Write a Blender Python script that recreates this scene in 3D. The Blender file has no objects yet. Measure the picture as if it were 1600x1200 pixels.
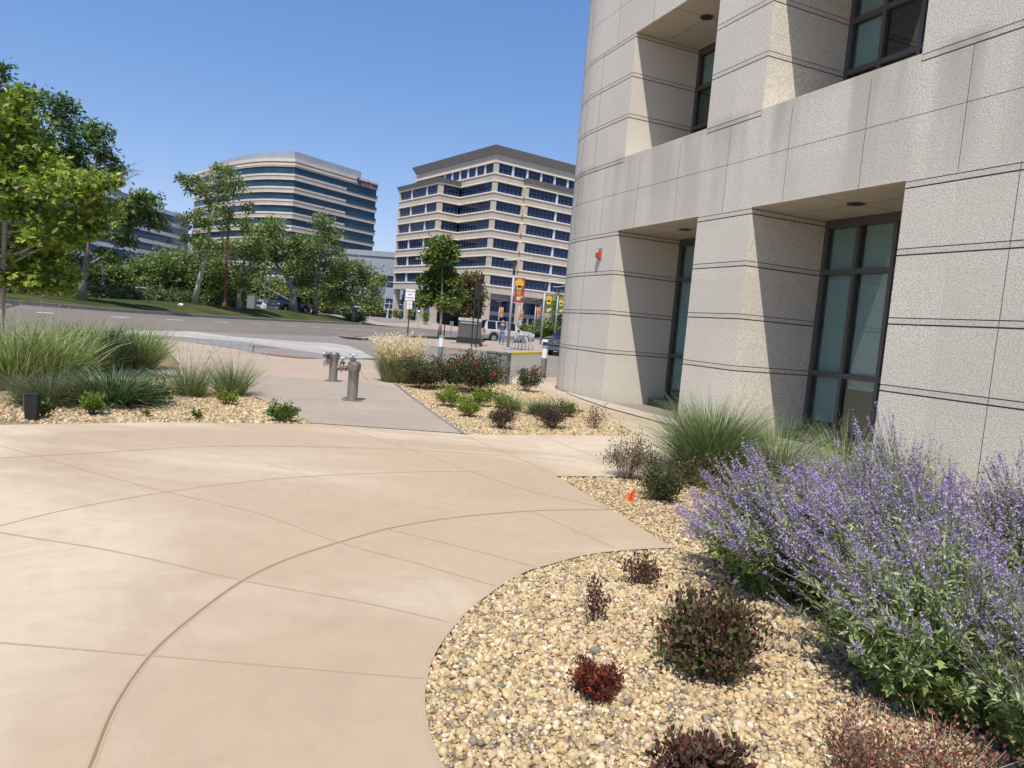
import bpy, math, random
import numpy as np
from mathutils import Vector, Matrix
C = bpy.context.scene.collection
S = bpy.context.scene
rnd = random.Random(7)
R_ = math.radians
# ------------------------------------------------------------------ camera, sky, sun, exposure
F_, PT, RL, H = 1110.0, R_(4.7), R_(4.8), 1.55
fw = np.array([0, math.cos(PT), -math.sin(PT)])
u0 = np.array([0, math.sin(PT), math.cos(PT)]); r0 = np.array([1., 0, 0])
rt = r0*math.cos(RL)+u0*math.sin(RL); up = u0*math.cos(RL)-r0*math.sin(RL)
cam = bpy.data.cameras.new('camera'); co = bpy.data.objects.new('camera', cam); C.objects.link(co)
cam.sensor_width = 36; cam.lens = F_/1600*36; cam.clip_start = .05; cam.clip_end = 3000
co.matrix_world = Matrix(((rt[0], up[0], -fw[0], 0), (rt[1], up[1], -fw[1], 0), (rt[2], up[2], -fw[2], H), (0, 0, 0, 1)))
S.camera = co
S.view_settings.view_transform = 'Standard'; S.view_settings.look = 'None'
S.view_settings.gamma = 1; S.view_settings.exposure = 0.45
SAZ, SEL = R_(190.5), R_(62.7)
w = bpy.data.worlds.new('World'); S.world = w; w.use_nodes = True
nt = w.node_tree; bg = nt.nodes['Background']
sk = nt.nodes.new('ShaderNodeTexSky'); sk.sky_type = 'NISHITA'; sk.sun_disc = False
sk.sun_elevation = SEL; sk.sun_rotation = SAZ; sk.altitude = 1700; sk.air_density = 1.0; sk.dust_density = 2.2; sk.ozone_density = 3.0
# the photograph's sky grades less from zenith to horizon in blue: a gamma per channel
sp_ = nt.nodes.new('ShaderNodeSeparateColor'); cb_ = nt.nodes.new('ShaderNodeCombineColor'); nt.links.new(sk.outputs[0], sp_.inputs[0])
for ch, (g_, k_) in enumerate(((1.05, 1.12), (.78, .885), (.55, .985))):
    q1 = nt.nodes.new('ShaderNodeMath'); q1.operation = 'MULTIPLY'; q1.inputs[1].default_value = .143; q2 = nt.nodes.new('ShaderNodeMath'); q2.operation = 'POWER'; q2.inputs[1].default_value = g_
    q3 = nt.nodes.new('ShaderNodeMath'); q3.operation = 'MULTIPLY'; q3.inputs[1].default_value = k_/.143
    nt.links.new(sp_.outputs[ch], q1.inputs[0]); nt.links.new(q1.outputs[0], q2.inputs[0]); nt.links.new(q2.outputs[0], q3.inputs[0]); nt.links.new(q3.outputs[0], cb_.inputs[ch])
nt.links.new(cb_.outputs[0], bg.inputs[0]); bg.inputs[1].default_value = 0.105
sl = bpy.data.lights.new('sun', 'SUN'); sl.energy = 4.0; sl.angle = R_(.5); sl.color = (1, .94, .84)
so = bpy.data.objects.new('sun', sl); C.objects.link(so)
sd = Vector((math.sin(SAZ)*math.cos(SEL), math.cos(SAZ)*math.cos(SEL), math.sin(SEL)))
so.rotation_euler = sd.to_track_quat('Z', 'Y').to_euler(); so.location = sd*50
# ------------------------------------------------------------------ where a line of sight meets the terrain (used to measure the site)
def ray(px, py): return fw*F_+rt*(px-800)-up*(py-600)
def at(px, py, D):
    d = ray(px, py); return np.array([0, 0, H])+d*(D/d[1])
def sm(t):
    t = np.clip(t, 0, 1); return t*t*(3-2*t)
def cx(y): return -24+0.1015*(y-33.3)
def hh(x, y):
    a = (.1+.5*np.exp(-np.clip(y-33, -10, 300)/18))*sm((-x-3)/19)*sm((y-12)/18)
    B = sm((cx(y)-.3-x)/6.5)*(.4+.5*sm((y-36)/30))*(1-sm((y-130)/60))*sm((y-8)/15)*(1-.55*sm((cx(y)-9.5-x)/5))
    return a+B
def G(px, py):
    d = ray(px, py); D = 1.
    while D < 400:
        p = np.array([0, 0, H])+d*(D/d[1])
        if p[2] <= hh(p[0], p[1]): return p
        D += .04
    return p
def spot(px, D, py=500):
    p = at(px, py, D); return np.array([p[0], p[1], hh(p[0], p[1])])
# ------------------------------------------------------------------ object helpers
def tag(o, label=None, cat=None, group=None, kind=None):
    if label: o['label'] = label
    if cat: o['category'] = cat
    if group: o['group'] = group
    if kind: o['kind'] = kind
    return o
def thing(name, label, cat, loc=(0, 0, 0), rz=0, group=None):
    o = bpy.data.objects.new(name, None); C.objects.link(o); o.empty_display_size = .2
    o.location = [float(v) for v in loc]; o.rotation_euler = (0, 0, rz)
    return tag(o, label, cat, group)
def copy_tree(o, parent=None):
    c = o.copy(); C.objects.link(c)
    if parent is not None: c.parent = parent
    for ch in list(o.children): copy_tree(ch, c)
    return c
class A:
    """collects polygons; build() links them as one mesh object"""
    def __init__(s): s.V = []; s.F = []; s.n = 0
    def add(s, V, F, m=0, col=None):
        V = np.asarray(V, float).reshape(-1, 3)
        if isinstance(F, np.ndarray): s.F.append((F+s.n, m, col))
        else:
            by = {}
            for f in F: by.setdefault(len(f), []).append(f)
            for k, fs in by.items(): s.F.append((np.array(fs)+s.n, m, col if col is None or len(np.shape(col)) == 1 else None))
        s.V.append(V); s.n += len(V); return s
    def box(s, c, d, m=0, rz=0, taper=1, col=None):
        x, y, z = np.array(d)/2
        V = np.array([(-x, -y, -z), (x, -y, -z), (x, y, -z), (-x, y, -z), (-x*taper, -y*taper, z), (x*taper, -y*taper, z), (x*taper, y*taper, z), (-x*taper, y*taper, z)])
        if rz:
            c_, s_ = math.cos(rz), math.sin(rz); V = V@np.array([[c_, s_, 0], [-s_, c_, 0], [0, 0, 1]])
        return s.add(V+np.array(c), [(0, 3, 2, 1), (4, 5, 6, 7), (0, 1, 5, 4), (1, 2, 6, 5), (2, 3, 7, 6), (3, 0, 4, 7)], m, col)
    def b2(s, x0, x1, y0, y1, z0, z1, m=0):
        return s.box(((x0+x1)/2, (y0+y1)/2, (z0+z1)/2), (x1-x0, y1-y0, z1-z0), m)
    def prism(s, P, z0, z1, m=0, caps=True):
        n = len(P); V = [(p[0], p[1], z0) for p in P]+[(p[0], p[1], z1) for p in P]
        F = [(i, (i+1) % n, n+(i+1) % n, n+i) for i in range(n)]
        if caps: F += [tuple(range(n-1, -1, -1)), tuple(range(n, 2*n))]
        return s.add(V, F, m)
    def tube(s, P, R, n=8, m=0, cap=True, col=None):
        P = [Vector(p) for p in P]; k = len(P)
        if np.isscalar(R): R = [R]*k
        V = []; t0 = (P[1]-P[0]).normalized(); a = t0.orthogonal().normalized()
        for i in range(k):
            t = (P[min(i+1, k-1)]-P[max(i-1, 0)]).normalized()
            a = (a-t*a.dot(t)).normalized(); b = t.cross(a)
            for j in range(n):
                q = 2*math.pi*j/n; V.append(P[i]+(a*math.cos(q)+b*math.sin(q))*R[i])
        F = [(i*n+j, i*n+(j+1) % n, (i+1)*n+(j+1) % n, (i+1)*n+j) for i in range(k-1) for j in range(n)]
        if cap: F += [tuple(range(n-1, -1, -1)), tuple(range((k-1)*n, k*n))]
        return s.add([tuple(v) for v in V], F, m, col)
    def lathe(s, prof, c=(0, 0, 0), n=20, m=0, ax='z'):
        V = []
        for r, z in prof:
            for j in range(n):
                q = 2*math.pi*j/n; x, y = r*math.cos(q), r*math.sin(q)
                V.append({'z': (x, y, z), 'x': (z, x, y), 'y': (y, z, x)}[ax])
        V = np.array(V)+np.array(c); k = len(prof)
        F = [(i*n+j, i*n+(j+1) % n, (i+1)*n+(j+1) % n, (i+1)*n+j) for i in range(k-1) for j in range(n)]
        F += [tuple(range(n-1, -1, -1)), tuple(range((k-1)*n, k*n))]
        return s.add(V, F, m)
    def build(s, name, mats, parent=None, smooth=False, angle=None):
        me = bpy.data.meshes.new(name); V = np.concatenate(s.V); me.vertices.add(len(V)); me.vertices.foreach_set('co', V.ravel())
        L = np.concatenate([f.ravel() for f, _, _ in s.F]); cnt = np.concatenate([np.full(len(f), f.shape[1]) for f, _, _ in s.F])
        me.loops.add(len(L)); me.loops.foreach_set('vertex_index', L.astype(np.int32)); me.polygons.add(len(cnt))
        me.polygons.foreach_set('loop_start', (np.cumsum(cnt)-cnt).astype(np.int32))
        me.polygons.foreach_set('material_index', np.concatenate([np.full(len(f), m) for f, m, _ in s.F]).astype(np.int32))
        me.polygons.foreach_set('use_smooth', np.full(len(cnt), bool(smooth)))
        if any(c is not None for _, _, c in s.F):
            cc = np.concatenate([np.broadcast_to(np.array([.5, .5, .5] if c is None else c, float), (len(f), 3)) for f, _, c in s.F])
            at_ = me.attributes.new('Col', 'FLOAT_COLOR', 'FACE'); at_.data.foreach_set('color', np.c_[cc, np.ones(len(cc))].astype(np.float32).ravel())
        for m in (mats if isinstance(mats, (list, tuple)) else [mats]): me.materials.append(m)
        me.update(calc_edges=True); me.validate()
        if angle:
            me.set_sharp_from_angle(angle=angle)
        o = bpy.data.objects.new(name, me); C.objects.link(o)
        if parent is not None: o.parent = parent
        return o
# ------------------------------------------------------------------ materials
def mat(name, col=(.5, .5, .5), rough=.7, metal=0, spec=None, emit=None):
    m = bpy.data.materials.new(name); m.use_nodes = True; b = m.node_tree.nodes['Principled BSDF']
    b.inputs['Base Color'].default_value = (*col, 1); b.inputs['Roughness'].default_value = rough; b.inputs['Metallic'].default_value = metal
    if spec is not None: b.inputs['Specular IOR Level'].default_value = spec
    if emit: b.inputs['Emission Color'].default_value = (*emit[:3], 1); b.inputs['Emission Strength'].default_value = emit[3]
    return m
class N:
    def __init__(s, m): s.t = m.node_tree; s.b = s.t.nodes['Principled BSDF']; s.tc = s.t.nodes.new('ShaderNodeTexCoord')
    def nd(s, ty, **k):
        n = s.t.nodes.new(ty)
        for a, v in k.items():
            if a in n.inputs.keys() if isinstance(a, str) else False: pass
            setattr(n, a, v)
        return n
    def ln(s, a, b): s.t.links.new(a, b)
    def co(s, sc=(1, 1, 1), kind='Object', rz=0):
        n = s.nd('ShaderNodeMapping'); n.inputs['Scale'].default_value = sc; n.inputs['Rotation'].default_value = (0, 0, rz); s.ln(s.tc.outputs[kind], n.inputs[0]); return n.outputs[0]
    def noise(s, scale, detail=3, co=None, rough=.55, dist=0):
        n = s.nd('ShaderNodeTexNoise'); n.inputs['Scale'].default_value = scale; n.inputs['Detail'].default_value = detail; n.inputs['Roughness'].default_value = rough
        n.inputs['Distortion'].default_value = dist; s.ln(co or s.tc.outputs['Object'], n.inputs['Vector']); return n.outputs[0]
    def vor(s, scale, co=None, feat='F1', out='Distance'):
        n = s.nd('ShaderNodeTexVoronoi', feature=feat); n.inputs['Scale'].default_value = scale; s.ln(co or s.tc.outputs['Object'], n.inputs['Vector']); return n.outputs[out]
    def ramp(s, x, stops):
        n = s.nd('ShaderNodeValToRGB'); e = n.color_ramp.elements
        while len(e) < len(stops): e.new(.5)
        for i, (p, c) in enumerate(stops):
            e[i].position = p; e[i].color = (*(c if hasattr(c, '__len__') else (c, c, c)), 1)
        s.ln(x, n.inputs[0]); return n.outputs[0]
    def mix(s, f, a, b, mode='MIX'):
        n = s.nd('ShaderNodeMix', data_type='RGBA', blend_type=mode)
        for i, v in ((0, f), (6, a), (7, b)):
            if isinstance(v, (int, float)): n.inputs[i].default_value = v
            elif isinstance(v, tuple): n.inputs[i].default_value = (*v, 1)
            else: s.ln(v, n.inputs[i])
        return n.outputs[2]
    def math(s, op, a, b=None):
        n = s.nd('ShaderNodeMath', operation=op)
        for i, v in ((0, a), (1, b)):
            if v is None: continue
            if isinstance(v, (int, float)): n.inputs[i].default_value = v
            else: s.ln(v, n.inputs[i])
        return n.outputs[0]
    def bump(s, h, strength=.3, dist=.01):
        n = s.nd('ShaderNodeBump'); n.inputs['Strength'].default_value = strength; n.inputs['Distance'].default_value = dist; s.ln(h, n.inputs['Height']); s.ln(n.outputs[0], s.b.inputs['Normal'])
    def col(s, c): s.ln(c, s.b.inputs['Base Color'])
def concrete(name, a, b, c=None, sc=.55, rough=.85, stretch=(1, 1, 1), rz=0):
    a = tuple(v*.80 for v in a); b = tuple(v*.80 for v in b); c = c and tuple(v*.80 for v in c)
    m = mat(name, a, rough, spec=.25); n = N(m); cc = n.co(stretch, rz=rz)
    x = n.mix(n.ramp(n.noise(sc, 5, cc, .6, .5), [(.32, 0.), (.68, 1.)]), a, b)
    if c: x = n.mix(n.ramp(n.noise(sc*.75, 4, n.co((stretch[0]*1.2, stretch[1]*.8, 1), rz=rz+.2), .55, .8), [(.47, 0.), (.60, .95)]), x, c)
    x = n.mix(n.ramp(n.noise(160, 3), [(.3, .35), (.7, 0.)]), x, tuple(v*.72 for v in a))
    x = n.mix(n.ramp(n.noise(7, 6, None, .7), [(.35, .22), (.6, 0.)]), x, tuple(v*.8 for v in a))
    x = n.mix(n.ramp(n.vor(1.7), [(.0, .8), (.018, 0.)]), x, tuple(v*.45 for v in a))
    x = n.mix(n.ramp(n.noise(1.1, 8, None, .75, 1.2), [(.50, 0.), (.62, .30)]), x, tuple(v*.80 for v in a))
    x = n.mix(n.ramp(n.noise(420, 2), [(.60, 0.), (.70, .4)]), x, tuple(min(1, v*1.5) for v in a))
    n.col(x); n.bump(n.noise(220, 4), .25, .003); return m
M = {}
M['plaza'] = concrete('plaza_concrete', (.50, .388, .275), (.555, .443, .320), (.70, .60, .465), .42, stretch=(.55, 1.5, 1), rz=.35)
M['pad'] = concrete('grey_concrete', (.40, .335, .275), (.47, .405, .335), None, .7)
M['walk'] = concrete('walk_concrete', (.47, .37, .285), (.55, .44, .345), None, .6)
M['apron'] = concrete('apron_concrete', (.52, .45, .37), (.60, .53, .44), None, .8)
M['white_conc'] = concrete('pale_concrete', (.50, .48, .44), (.42, .405, .37), (.57, .55, .51), .5, stretch=(.5, 2, 1))
M['gutter'] = concrete('gutter_concrete', (.27, .26, .25), (.33, .32, .30), None, .9)
M['kerb'] = concrete('kerb_concrete', (.36, .31, .26), (.44, .39, .33), None, 1.2)
M['island'] = concrete('island_concrete', (.43, .345, .275), (.50, .405, .325), None, .25)
M['groove_faint'] = mat('joint_faint', (.415, .315, .23), .9, spec=.1)
M['groove'] = mat('joint_dirt', (.23, .165, .11), .95, spec=.1)
M['groove_soft'] = mat('joint_wear', (.395, .295, .21), .9, spec=.1)
M['groove_light'] = mat('joint_edge', (.52, .425, .315), .9, spec=.1)
def asphalt(name, a, b):
    m = mat(name, a, .9, spec=.2); n = N(m)
    x = n.mix(n.ramp(n.noise(.16, 5, n.co((1, .35, 1)), .6), [(.35, 0.), (.65, 1.)]), a, b)
    x = n.mix(n.ramp(n.noise(90, 2), [(.35, .5), (.65, 0.)]), x, tuple(v*.55 for v in a))
    x = n.mix(n.ramp(n.vor(.35, n.co((1, 1, 1)), 'DISTANCE_TO_EDGE'), [(.0, .55), (.012, 0.)]), x, tuple(v*.45 for v in a))
    n.col(x); n.bump(n.noise(120, 3), .4, .004); return m
M['asphalt'] = asphalt('road_asphalt', (.180, .155, .132), (.225, .195, .168))
M['asphalt2'] = asphalt('drive_asphalt', (.235, .208, .178), (.275, .245, .21))
M['paint'] = mat('white_road_paint', (.72, .71, .68), .7)
M['yellow'] = mat('yellow_kerb_paint', (.72, .56, .03), .6)
M['rust'] = mat('rust_stain', (.25, .13, .08), .9)
def grassmat():
    m = mat('lawn', (.05, .08, .018), .9, spec=.1); n = N(m)
    n.col(n.mix(n.ramp(n.noise(.35, 6), [(.38, 0.), (.66, 1.)]), n.mix(n.noise(14, 4), (.02, .038, .008), (.05, .075, .017)), (.085, .09, .032))); n.bump(n.noise(40, 3), .8, .05); return m
M['lawn'] = grassmat()
def gravelmat():
    m = mat('gravel_ground', (.4, .3, .2), .9, spec=.2); n = N(m)
    c = n.ramp(n.vor(34, out='Color'), [(.0, (.14, .10, .055)), (.3, (.30, .215, .12)), (.55, (.42, .32, .18)), (.8, (.37, .27, .155)), (1., (.52, .42, .27))])
    d = n.vor(34); c = n.mix(n.ramp(d, [(.35, 0.), (.75, .8)]), c, (.10, .075, .05)); n.col(c); n.bump(d, 1, .02); return m
M['gravel'] = gravelmat()
def attrmat(name, rough=.6, trans=0, spec=.3):
    m = mat(name, (.3, .3, .3), rough, spec=spec); n = N(m); a = n.nd('ShaderNodeAttribute', attribute_name='Col'); n.col(a.outputs['Color'])
    if trans:
        t = n.nd('ShaderNodeBsdfTranslucent'); n.ln(n.mix(1., a.outputs['Color'], (1.25, 1.3, .7), 'MULTIPLY'), t.inputs[0]); x = n.nd('ShaderNodeMixShader'); x.inputs[0].default_value = trans
        n.ln(n.b.outputs[0], x.inputs[1]); n.ln(t.outputs[0], x.inputs[2]); n.ln(x.outputs[0], m.node_tree.nodes['Material Output'].inputs[0])
    return m
M['pebble'] = attrmat('pebble', .75)
M['leaf'] = attrmat('leaf', .5, .3, .35)
M['matte_leaf'] = attrmat('matte_leaf', .7, .25, .15)
M['petal'] = attrmat('petal', .7, .25, .1)
def barkmat(name, a, b, sc=(6, 6, 1.5)):
    m = mat(name, a, .9, spec=.15); n = N(m); x = n.noise(2.2, 4, n.co(sc)); n.col(n.mix(n.ramp(x, [(.35, 0.), (.62, 1.)]), a, b)); n.bump(x, .6, .02); return m
M['bark'] = barkmat('grey_bark', (.13, .11, .09), (.27, .24, .20))
M['pale_bark'] = barkmat('pale_bark', (.30, .26, .21), (.48, .43, .37))
M['stem'] = mat('twig', (.16, .11, .075), .85)
M['pale_stem'] = mat('pale_twig', (.42, .37, .27), .85)
def granite(name, k=1, warm=0):
    m = mat(name, (.5, .45, .4), .65, spec=.3); n = N(m)
    a = n.mix(n.ramp(n.noise(50, 4, None, .75), [(.40, 0.), (.58, 1.)]), (.415*k, .385*k, .32*k), (.79*k, .74*k, .635*k))
    a = n.mix(n.ramp(n.vor(62), [(.12, 1.), (.34, 0.)]), a, (.82*k, .795*k, .72*k))
    a = n.mix(n.ramp(n.noise(58, 3, n.co((1, 1, 1.3)), .65), [(.56, 0.), (.64, .95)]), a, (.12*k, .115*k, .105*k))
    a = n.mix(n.ramp(n.noise(27, 3, n.co((1.3, 1, 1), rz=.5), .6), [(.58, 0.), (.70, .55)]), a, (.54*k, .455*k, .36*k))
    a = n.mix(n.ramp(n.noise(.9, 3), [(.35, .0), (.7, .22)]), a, (.50*k, .46*k, .40*k))
    # each stone panel has its own tint
    sx = n.nd('ShaderNodeSeparateXYZ'); n.ln(n.tc.outputs['Object'], sx.inputs[0])
    cb = n.nd('ShaderNodeCombineXYZ'); n.ln(n.math('FLOOR', n.math('DIVIDE', n.math('SUBTRACT', sx.outputs[0], .66), 1.455)), cb.inputs[0]); n.ln(n.math('FLOOR', n.math('DIVIDE', sx.outputs[2], .895)), cb.inputs[2])
    wn = n.nd('ShaderNodeTexWhiteNoise'); n.ln(cb.outputs[0], wn.inputs['Vector'])
    a = n.mix(n.math('MULTIPLY', wn.outputs[0], .42), a, (.47*k, .435*k, .37*k))
    # run-off stains below the parapet and splash dirt at the foot
    st = n.ramp(n.noise(1.3, 3, n.co((1, 1, .12)), .6), [(.40, 0.), (.60, .72)])
    zz = n.ramp(n.math('DIVIDE', sx.outputs[2], 10), [(.385, 0.), (.39, .45), (.47, .7), (.545, 1.), (.56, 0.)])
    a = n.mix(n.math('MULTIPLY', st, zz), a, (.345*k, .315*k, .265*k))
    ft = n.ramp(n.math('ADD', n.math('MULTIPLY', sx.outputs[2], .9), n.noise(1.6, 4)), [(.35, .5), (.75, 0.)])
    a = n.mix(ft, a, (.36*k, .31*k, .25*k))
    n.col(a); n.bump(n.noise(110, 3), .35, .004); return m
M['granite'] = granite('granite', 1.12); M['granite_band'] = granite('granite_band', 1.04)
M['soffit'] = concrete('soffit_panel', (.58, .52, .43), (.64, .58, .49), None, .8)
M['grout'] = mat('grout', (.095, .08, .065), .95)
M['frame'] = mat('bronze_grey_frame', (.115, .105, .10), .45, .3)
M['dark'] = mat('dark_opening', (.02, .02, .02), .6)
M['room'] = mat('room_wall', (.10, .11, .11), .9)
M['blind'] = mat('roller_blind', (.80, .83, .80), .9)
M['ledge'] = concrete('stone_ledge', (.13, .12, .10), (.18, .165, .14), None, 3)
def glassmat(name, tint, rough=.02, refl=1.5):
    m = bpy.data.materials.new(name); m.use_nodes = True; t = m.node_tree; t.nodes.remove(t.nodes['Principled BSDF'])
    tr = t.nodes.new('ShaderNodeBsdfTransparent'); tr.inputs[0].default_value = (*tint, 1); gl = t.nodes.new('ShaderNodeBsdfGlossy'); gl.inputs['Roughness'].default_value = rough
    lw = t.nodes.new('ShaderNodeLayerWeight'); lw.inputs[0].default_value = .5; pw = t.nodes.new('ShaderNodeMath'); pw.operation = 'POWER'; pw.inputs[1].default_value = 4
    fr = t.nodes.new('ShaderNodeMath'); fr.operation = 'MULTIPLY_ADD'; fr.inputs[1].default_value = .85; fr.inputs[2].default_value = .09; mx = t.nodes.new('ShaderNodeMixShader')
    t.links.new(lw.outputs['Facing'], pw.inputs[0]); t.links.new(pw.outputs[0], fr.inputs[0]); t.links.new(fr.outputs[0], mx.inputs[0]); t.links.new(tr.outputs[0], mx.inputs[1]); t.links.new(gl.outputs[0], mx.inputs[2]); t.links.new(mx.outputs[0], t.nodes['Material Output'].inputs[0]); return m
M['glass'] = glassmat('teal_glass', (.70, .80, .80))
def farglass(name, col, k=.45):
    m = mat(name, col, .08, spec=k); n = N(m)
    n.col(n.mix(n.ramp(n.noise(.12, 3, n.co((1, 1, .4))), [(.35, 0.), (.65, 1.)]), col, tuple(v*1.5 for v in col))); return m
M['navy_glass'] = farglass('navy_glass', (.009, .022, .062), .35)
M['teal_far'] = farglass('blue_green_glass', (.018, .05, .078), .25)
M['blue_far'] = farglass('blue_glass', (.05, .10, .21), .4)
def panelmat(name, a, b=None, rough=.8, sc=.4):
    m = mat(name, a, rough); n = N(m); b = b or tuple(v*.88 for v in a)
    n.col(n.mix(n.ramp(n.noise(sc, 4, n.co((1, 1, .6)), .6), [(.35, 0.), (.65, 1.)]), a, b)); return m
M['tan'] = panelmat('tan_panels', (.50, .45, .37)); M['cream'] = panelmat('cream_ledge', (.80, .74, .62)); M['roofgrey'] = panelmat('grey_metal_roof', (.25, .24, .225))
M['white_m'] = mat('white_metal', (.60, .63, .66), .5); M['blue_m'] = panelmat('grey_blue_panels', (.27, .32, .40)); M['mullion'] = mat('pale_mullion', (.11, .145, .21), .5)
M['tw_cream'] = panelmat('tower_cream', (.62, .565, .48)); M['tw_brown'] = panelmat('tower_brown', (.26, .21, .19)); M['tw_roof'] = panelmat('tower_metal', (.30, .33, .385))
M['steel'] = mat('brushed_steel', (.34, .315, .285), .42, .75); M['castst'] = mat('cast_steel', (.24, .22, .20), .5, .65); M['galv'] = mat('grey_pole_paint', (.30, .33, .37), .5, .3)
M['galv_light'] = mat('galvanised', (.68, .68, .66), .5); M['car_glass'] = mat('car_glass', (.012, .014, .016), .06, spec=.35)
M['black'] = mat('black_paint', (.012, .012, .014), .7); M['white'] = mat('white_sheet', (.78, .78, .77), .6); M['lens'] = mat('frosted_lens', (.75, .76, .78), .35)
M['red'] = mat('red_enamel', (.55, .05, .03), .4); M['orange'] = mat('orange_plastic', (.85, .13, .02), .6); M['letter'] = mat('black_letters', (.03, .03, .03), .7); M['redletter'] = mat('red_letters', (.55, .05, .05), .7)
M['cabinet'] = mat('grey_green_cabinet', (.20, .205, .195), .55, .1)
# ------------------------------------------------------------------ foliage tools
def cols(rs, n, pal, var=.25):
    pal = np.array(pal); k = rs.integers(0, len(pal), n); c = pal[k]*(1+rs.uniform(-var, var, (n, 1))); return np.clip(c*rs.uniform(.955, 1.045, (n, 3)), 0, 1)
SH = {'diamond': [(0, 0), (.32, .45), (0, 1), (-.32, .45)], 'oval': [(0, 0), (.24, .25), (.26, .6), (0, 1), (-.26, .6), (-.24, .25)],
      'slim': [(0, 0), (.13, .4), (0, 1), (-.13, .4)], 'dot': [(-.5, -.5), (.5, -.5), (.5, .5), (-.5, .5)],
      'maple': [(0, 0), (.28, .12), (.55, .05), (.42, .33), (.62, .55), (.26, .56), (.16, .72), (0, 1.05), (-.16, .72), (-.26, .56), (-.62, .55), (-.42, .33), (-.55, .05), (-.28, .12)],
      'spray': [(0, 0), (.3, .15), (.14, .35), (.42, .6), (.12, .62), (0, 1), (-.14, .68), (-.45, .52), (-.13, .38), (-.28, .2)]}
def unit(v): return v/np.maximum(np.linalg.norm(v, axis=1, keepdims=True), 1e-6)
def leaves(acc, rs, P, size, shape, col, axis=None, m=0, flat=0., up_=None):
    n = len(P); ax = unit(rs.normal(size=(n, 3)) if axis is None else axis+rs.normal(size=(n, 3))*.45)
    nz = rs.normal(size=(n, 3)); nz[:, 2] = np.abs(nz[:, 2])+flat*2; nz = unit(nz)
    side = unit(np.cross(ax, nz)); s = np.asarray(size)
    s = (s*rs.uniform(.65, 1.3, n))[:, None, None]; sh = np.array(SH[shape])
    V = P[:, None, :]+s*(sh[None, :, :1]*side[:, None, :]+sh[None, :, 1:]*ax[:, None, :])
    k = len(sh); acc.add(V.reshape(-1, 3), np.arange(n*k).reshape(n, k), m, col)
def blades(acc, rs, n, L, r0, lean, droop, wd, pal, m=0, seg=4, c=(0, 0, 0), var=.25, leanmin=.03):
    a = rs.uniform(0, 2*np.pi, n); q = np.sqrt(rs.uniform(0, 1, n)); out = np.c_[np.cos(a), np.sin(a), np.zeros(n)]
    base = out*(q*r0)[:, None]+np.array(c); LL = L*rs.uniform(.55, 1.08, n)
    a2 = a+rs.normal(0, .5, n); o2 = np.c_[np.cos(a2), np.sin(a2), np.zeros(n)]
    s = (leanmin+lean*q*rs.uniform(.3, 1.2, n)); d = droop*rs.uniform(.2, 1.3, n)
    t = np.linspace(0, 1, seg+1); P = base[:, None]+o2[:, None]*(LL[:, None]*(s[:, None]*t+(.25*d)[:, None]*t**2+.3*d[:, None]*t**3))[..., None]
    zz = LL[:, None]*(np.sqrt(np.clip(1-s**2, .1, 1))[:, None]*t-(.45*d)[:, None]*t**2.4); P[..., 2] += zz
    tw = a2+np.pi/2+rs.normal(0, .7, n); sd_ = np.c_[np.cos(tw), np.sin(tw), rs.normal(0, .2, n)]
    wdt = wd*rs.uniform(.6, 1.3, n)[:, None]*(1-t**1.6*.93)[None]
    V = np.stack([P-sd_[:, None]*wdt[..., None]/2, P+sd_[:, None]*wdt[..., None]/2], 2).reshape(-1, 3)
    k = (seg+1)*2; b = (np.arange(n)*k)[:, None, None]; j = (np.arange(seg)*2)[None, :, None]; F = (b+j+np.array([0, 1, 3, 2])).reshape(-1, 4)
    cc = np.repeat(cols(rs, n, pal, var), seg, axis=0); acc.add(V, F, m, cc); return P
GR = [(.13, .17, .055), (.17, .205, .07), (.10, .145, .05), (.22, .235, .10)]
def grass(name, label, cat, loc, h, r, n, pal=GR, lean=.7, droop=.5, wd=.007, seed=1, group=None, var=.4, heads=None, seg=4, mt='matte_leaf', leanmin=.03):
    rs = np.random.default_rng(seed); t = thing(name, label, cat, loc, group=group); a = A()
    blades(a, rs, n, h, r, lean, droop, wd, pal, seg=seg, leanmin=leanmin, var=var)
    blades(a, rs, n//6, h*.6, r*1.05, lean*1.3, droop*1.3, wd, [(.30, .25, .13), (.25, .22, .11)], seg=seg)
    a.build('blades', M[mt], t)
    if heads:
        hn, hL, hc, hl, hw = heads; b = A(); P = blades(b, rs, hn, hL, r*.8, hl, .25, .004, [hc], seg=4)
        i = rs.integers(0, hn, hn*14); f = rs.uniform(.70, 1.0, len(i)); k = np.minimum((f*4).astype(int), 3); fr = (f*4-k)[:, None]
        Q = P[i, k]*(1-fr)+P[i, k+1]*fr; leaves(b, rs, Q, hw, 'slim', cols(rs, len(i), [hc], .15), axis=np.tile([0, 0, 1.], (len(i), 1)))
        b.build('seed_heads', M['matte_leaf'], t)
    return t
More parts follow.
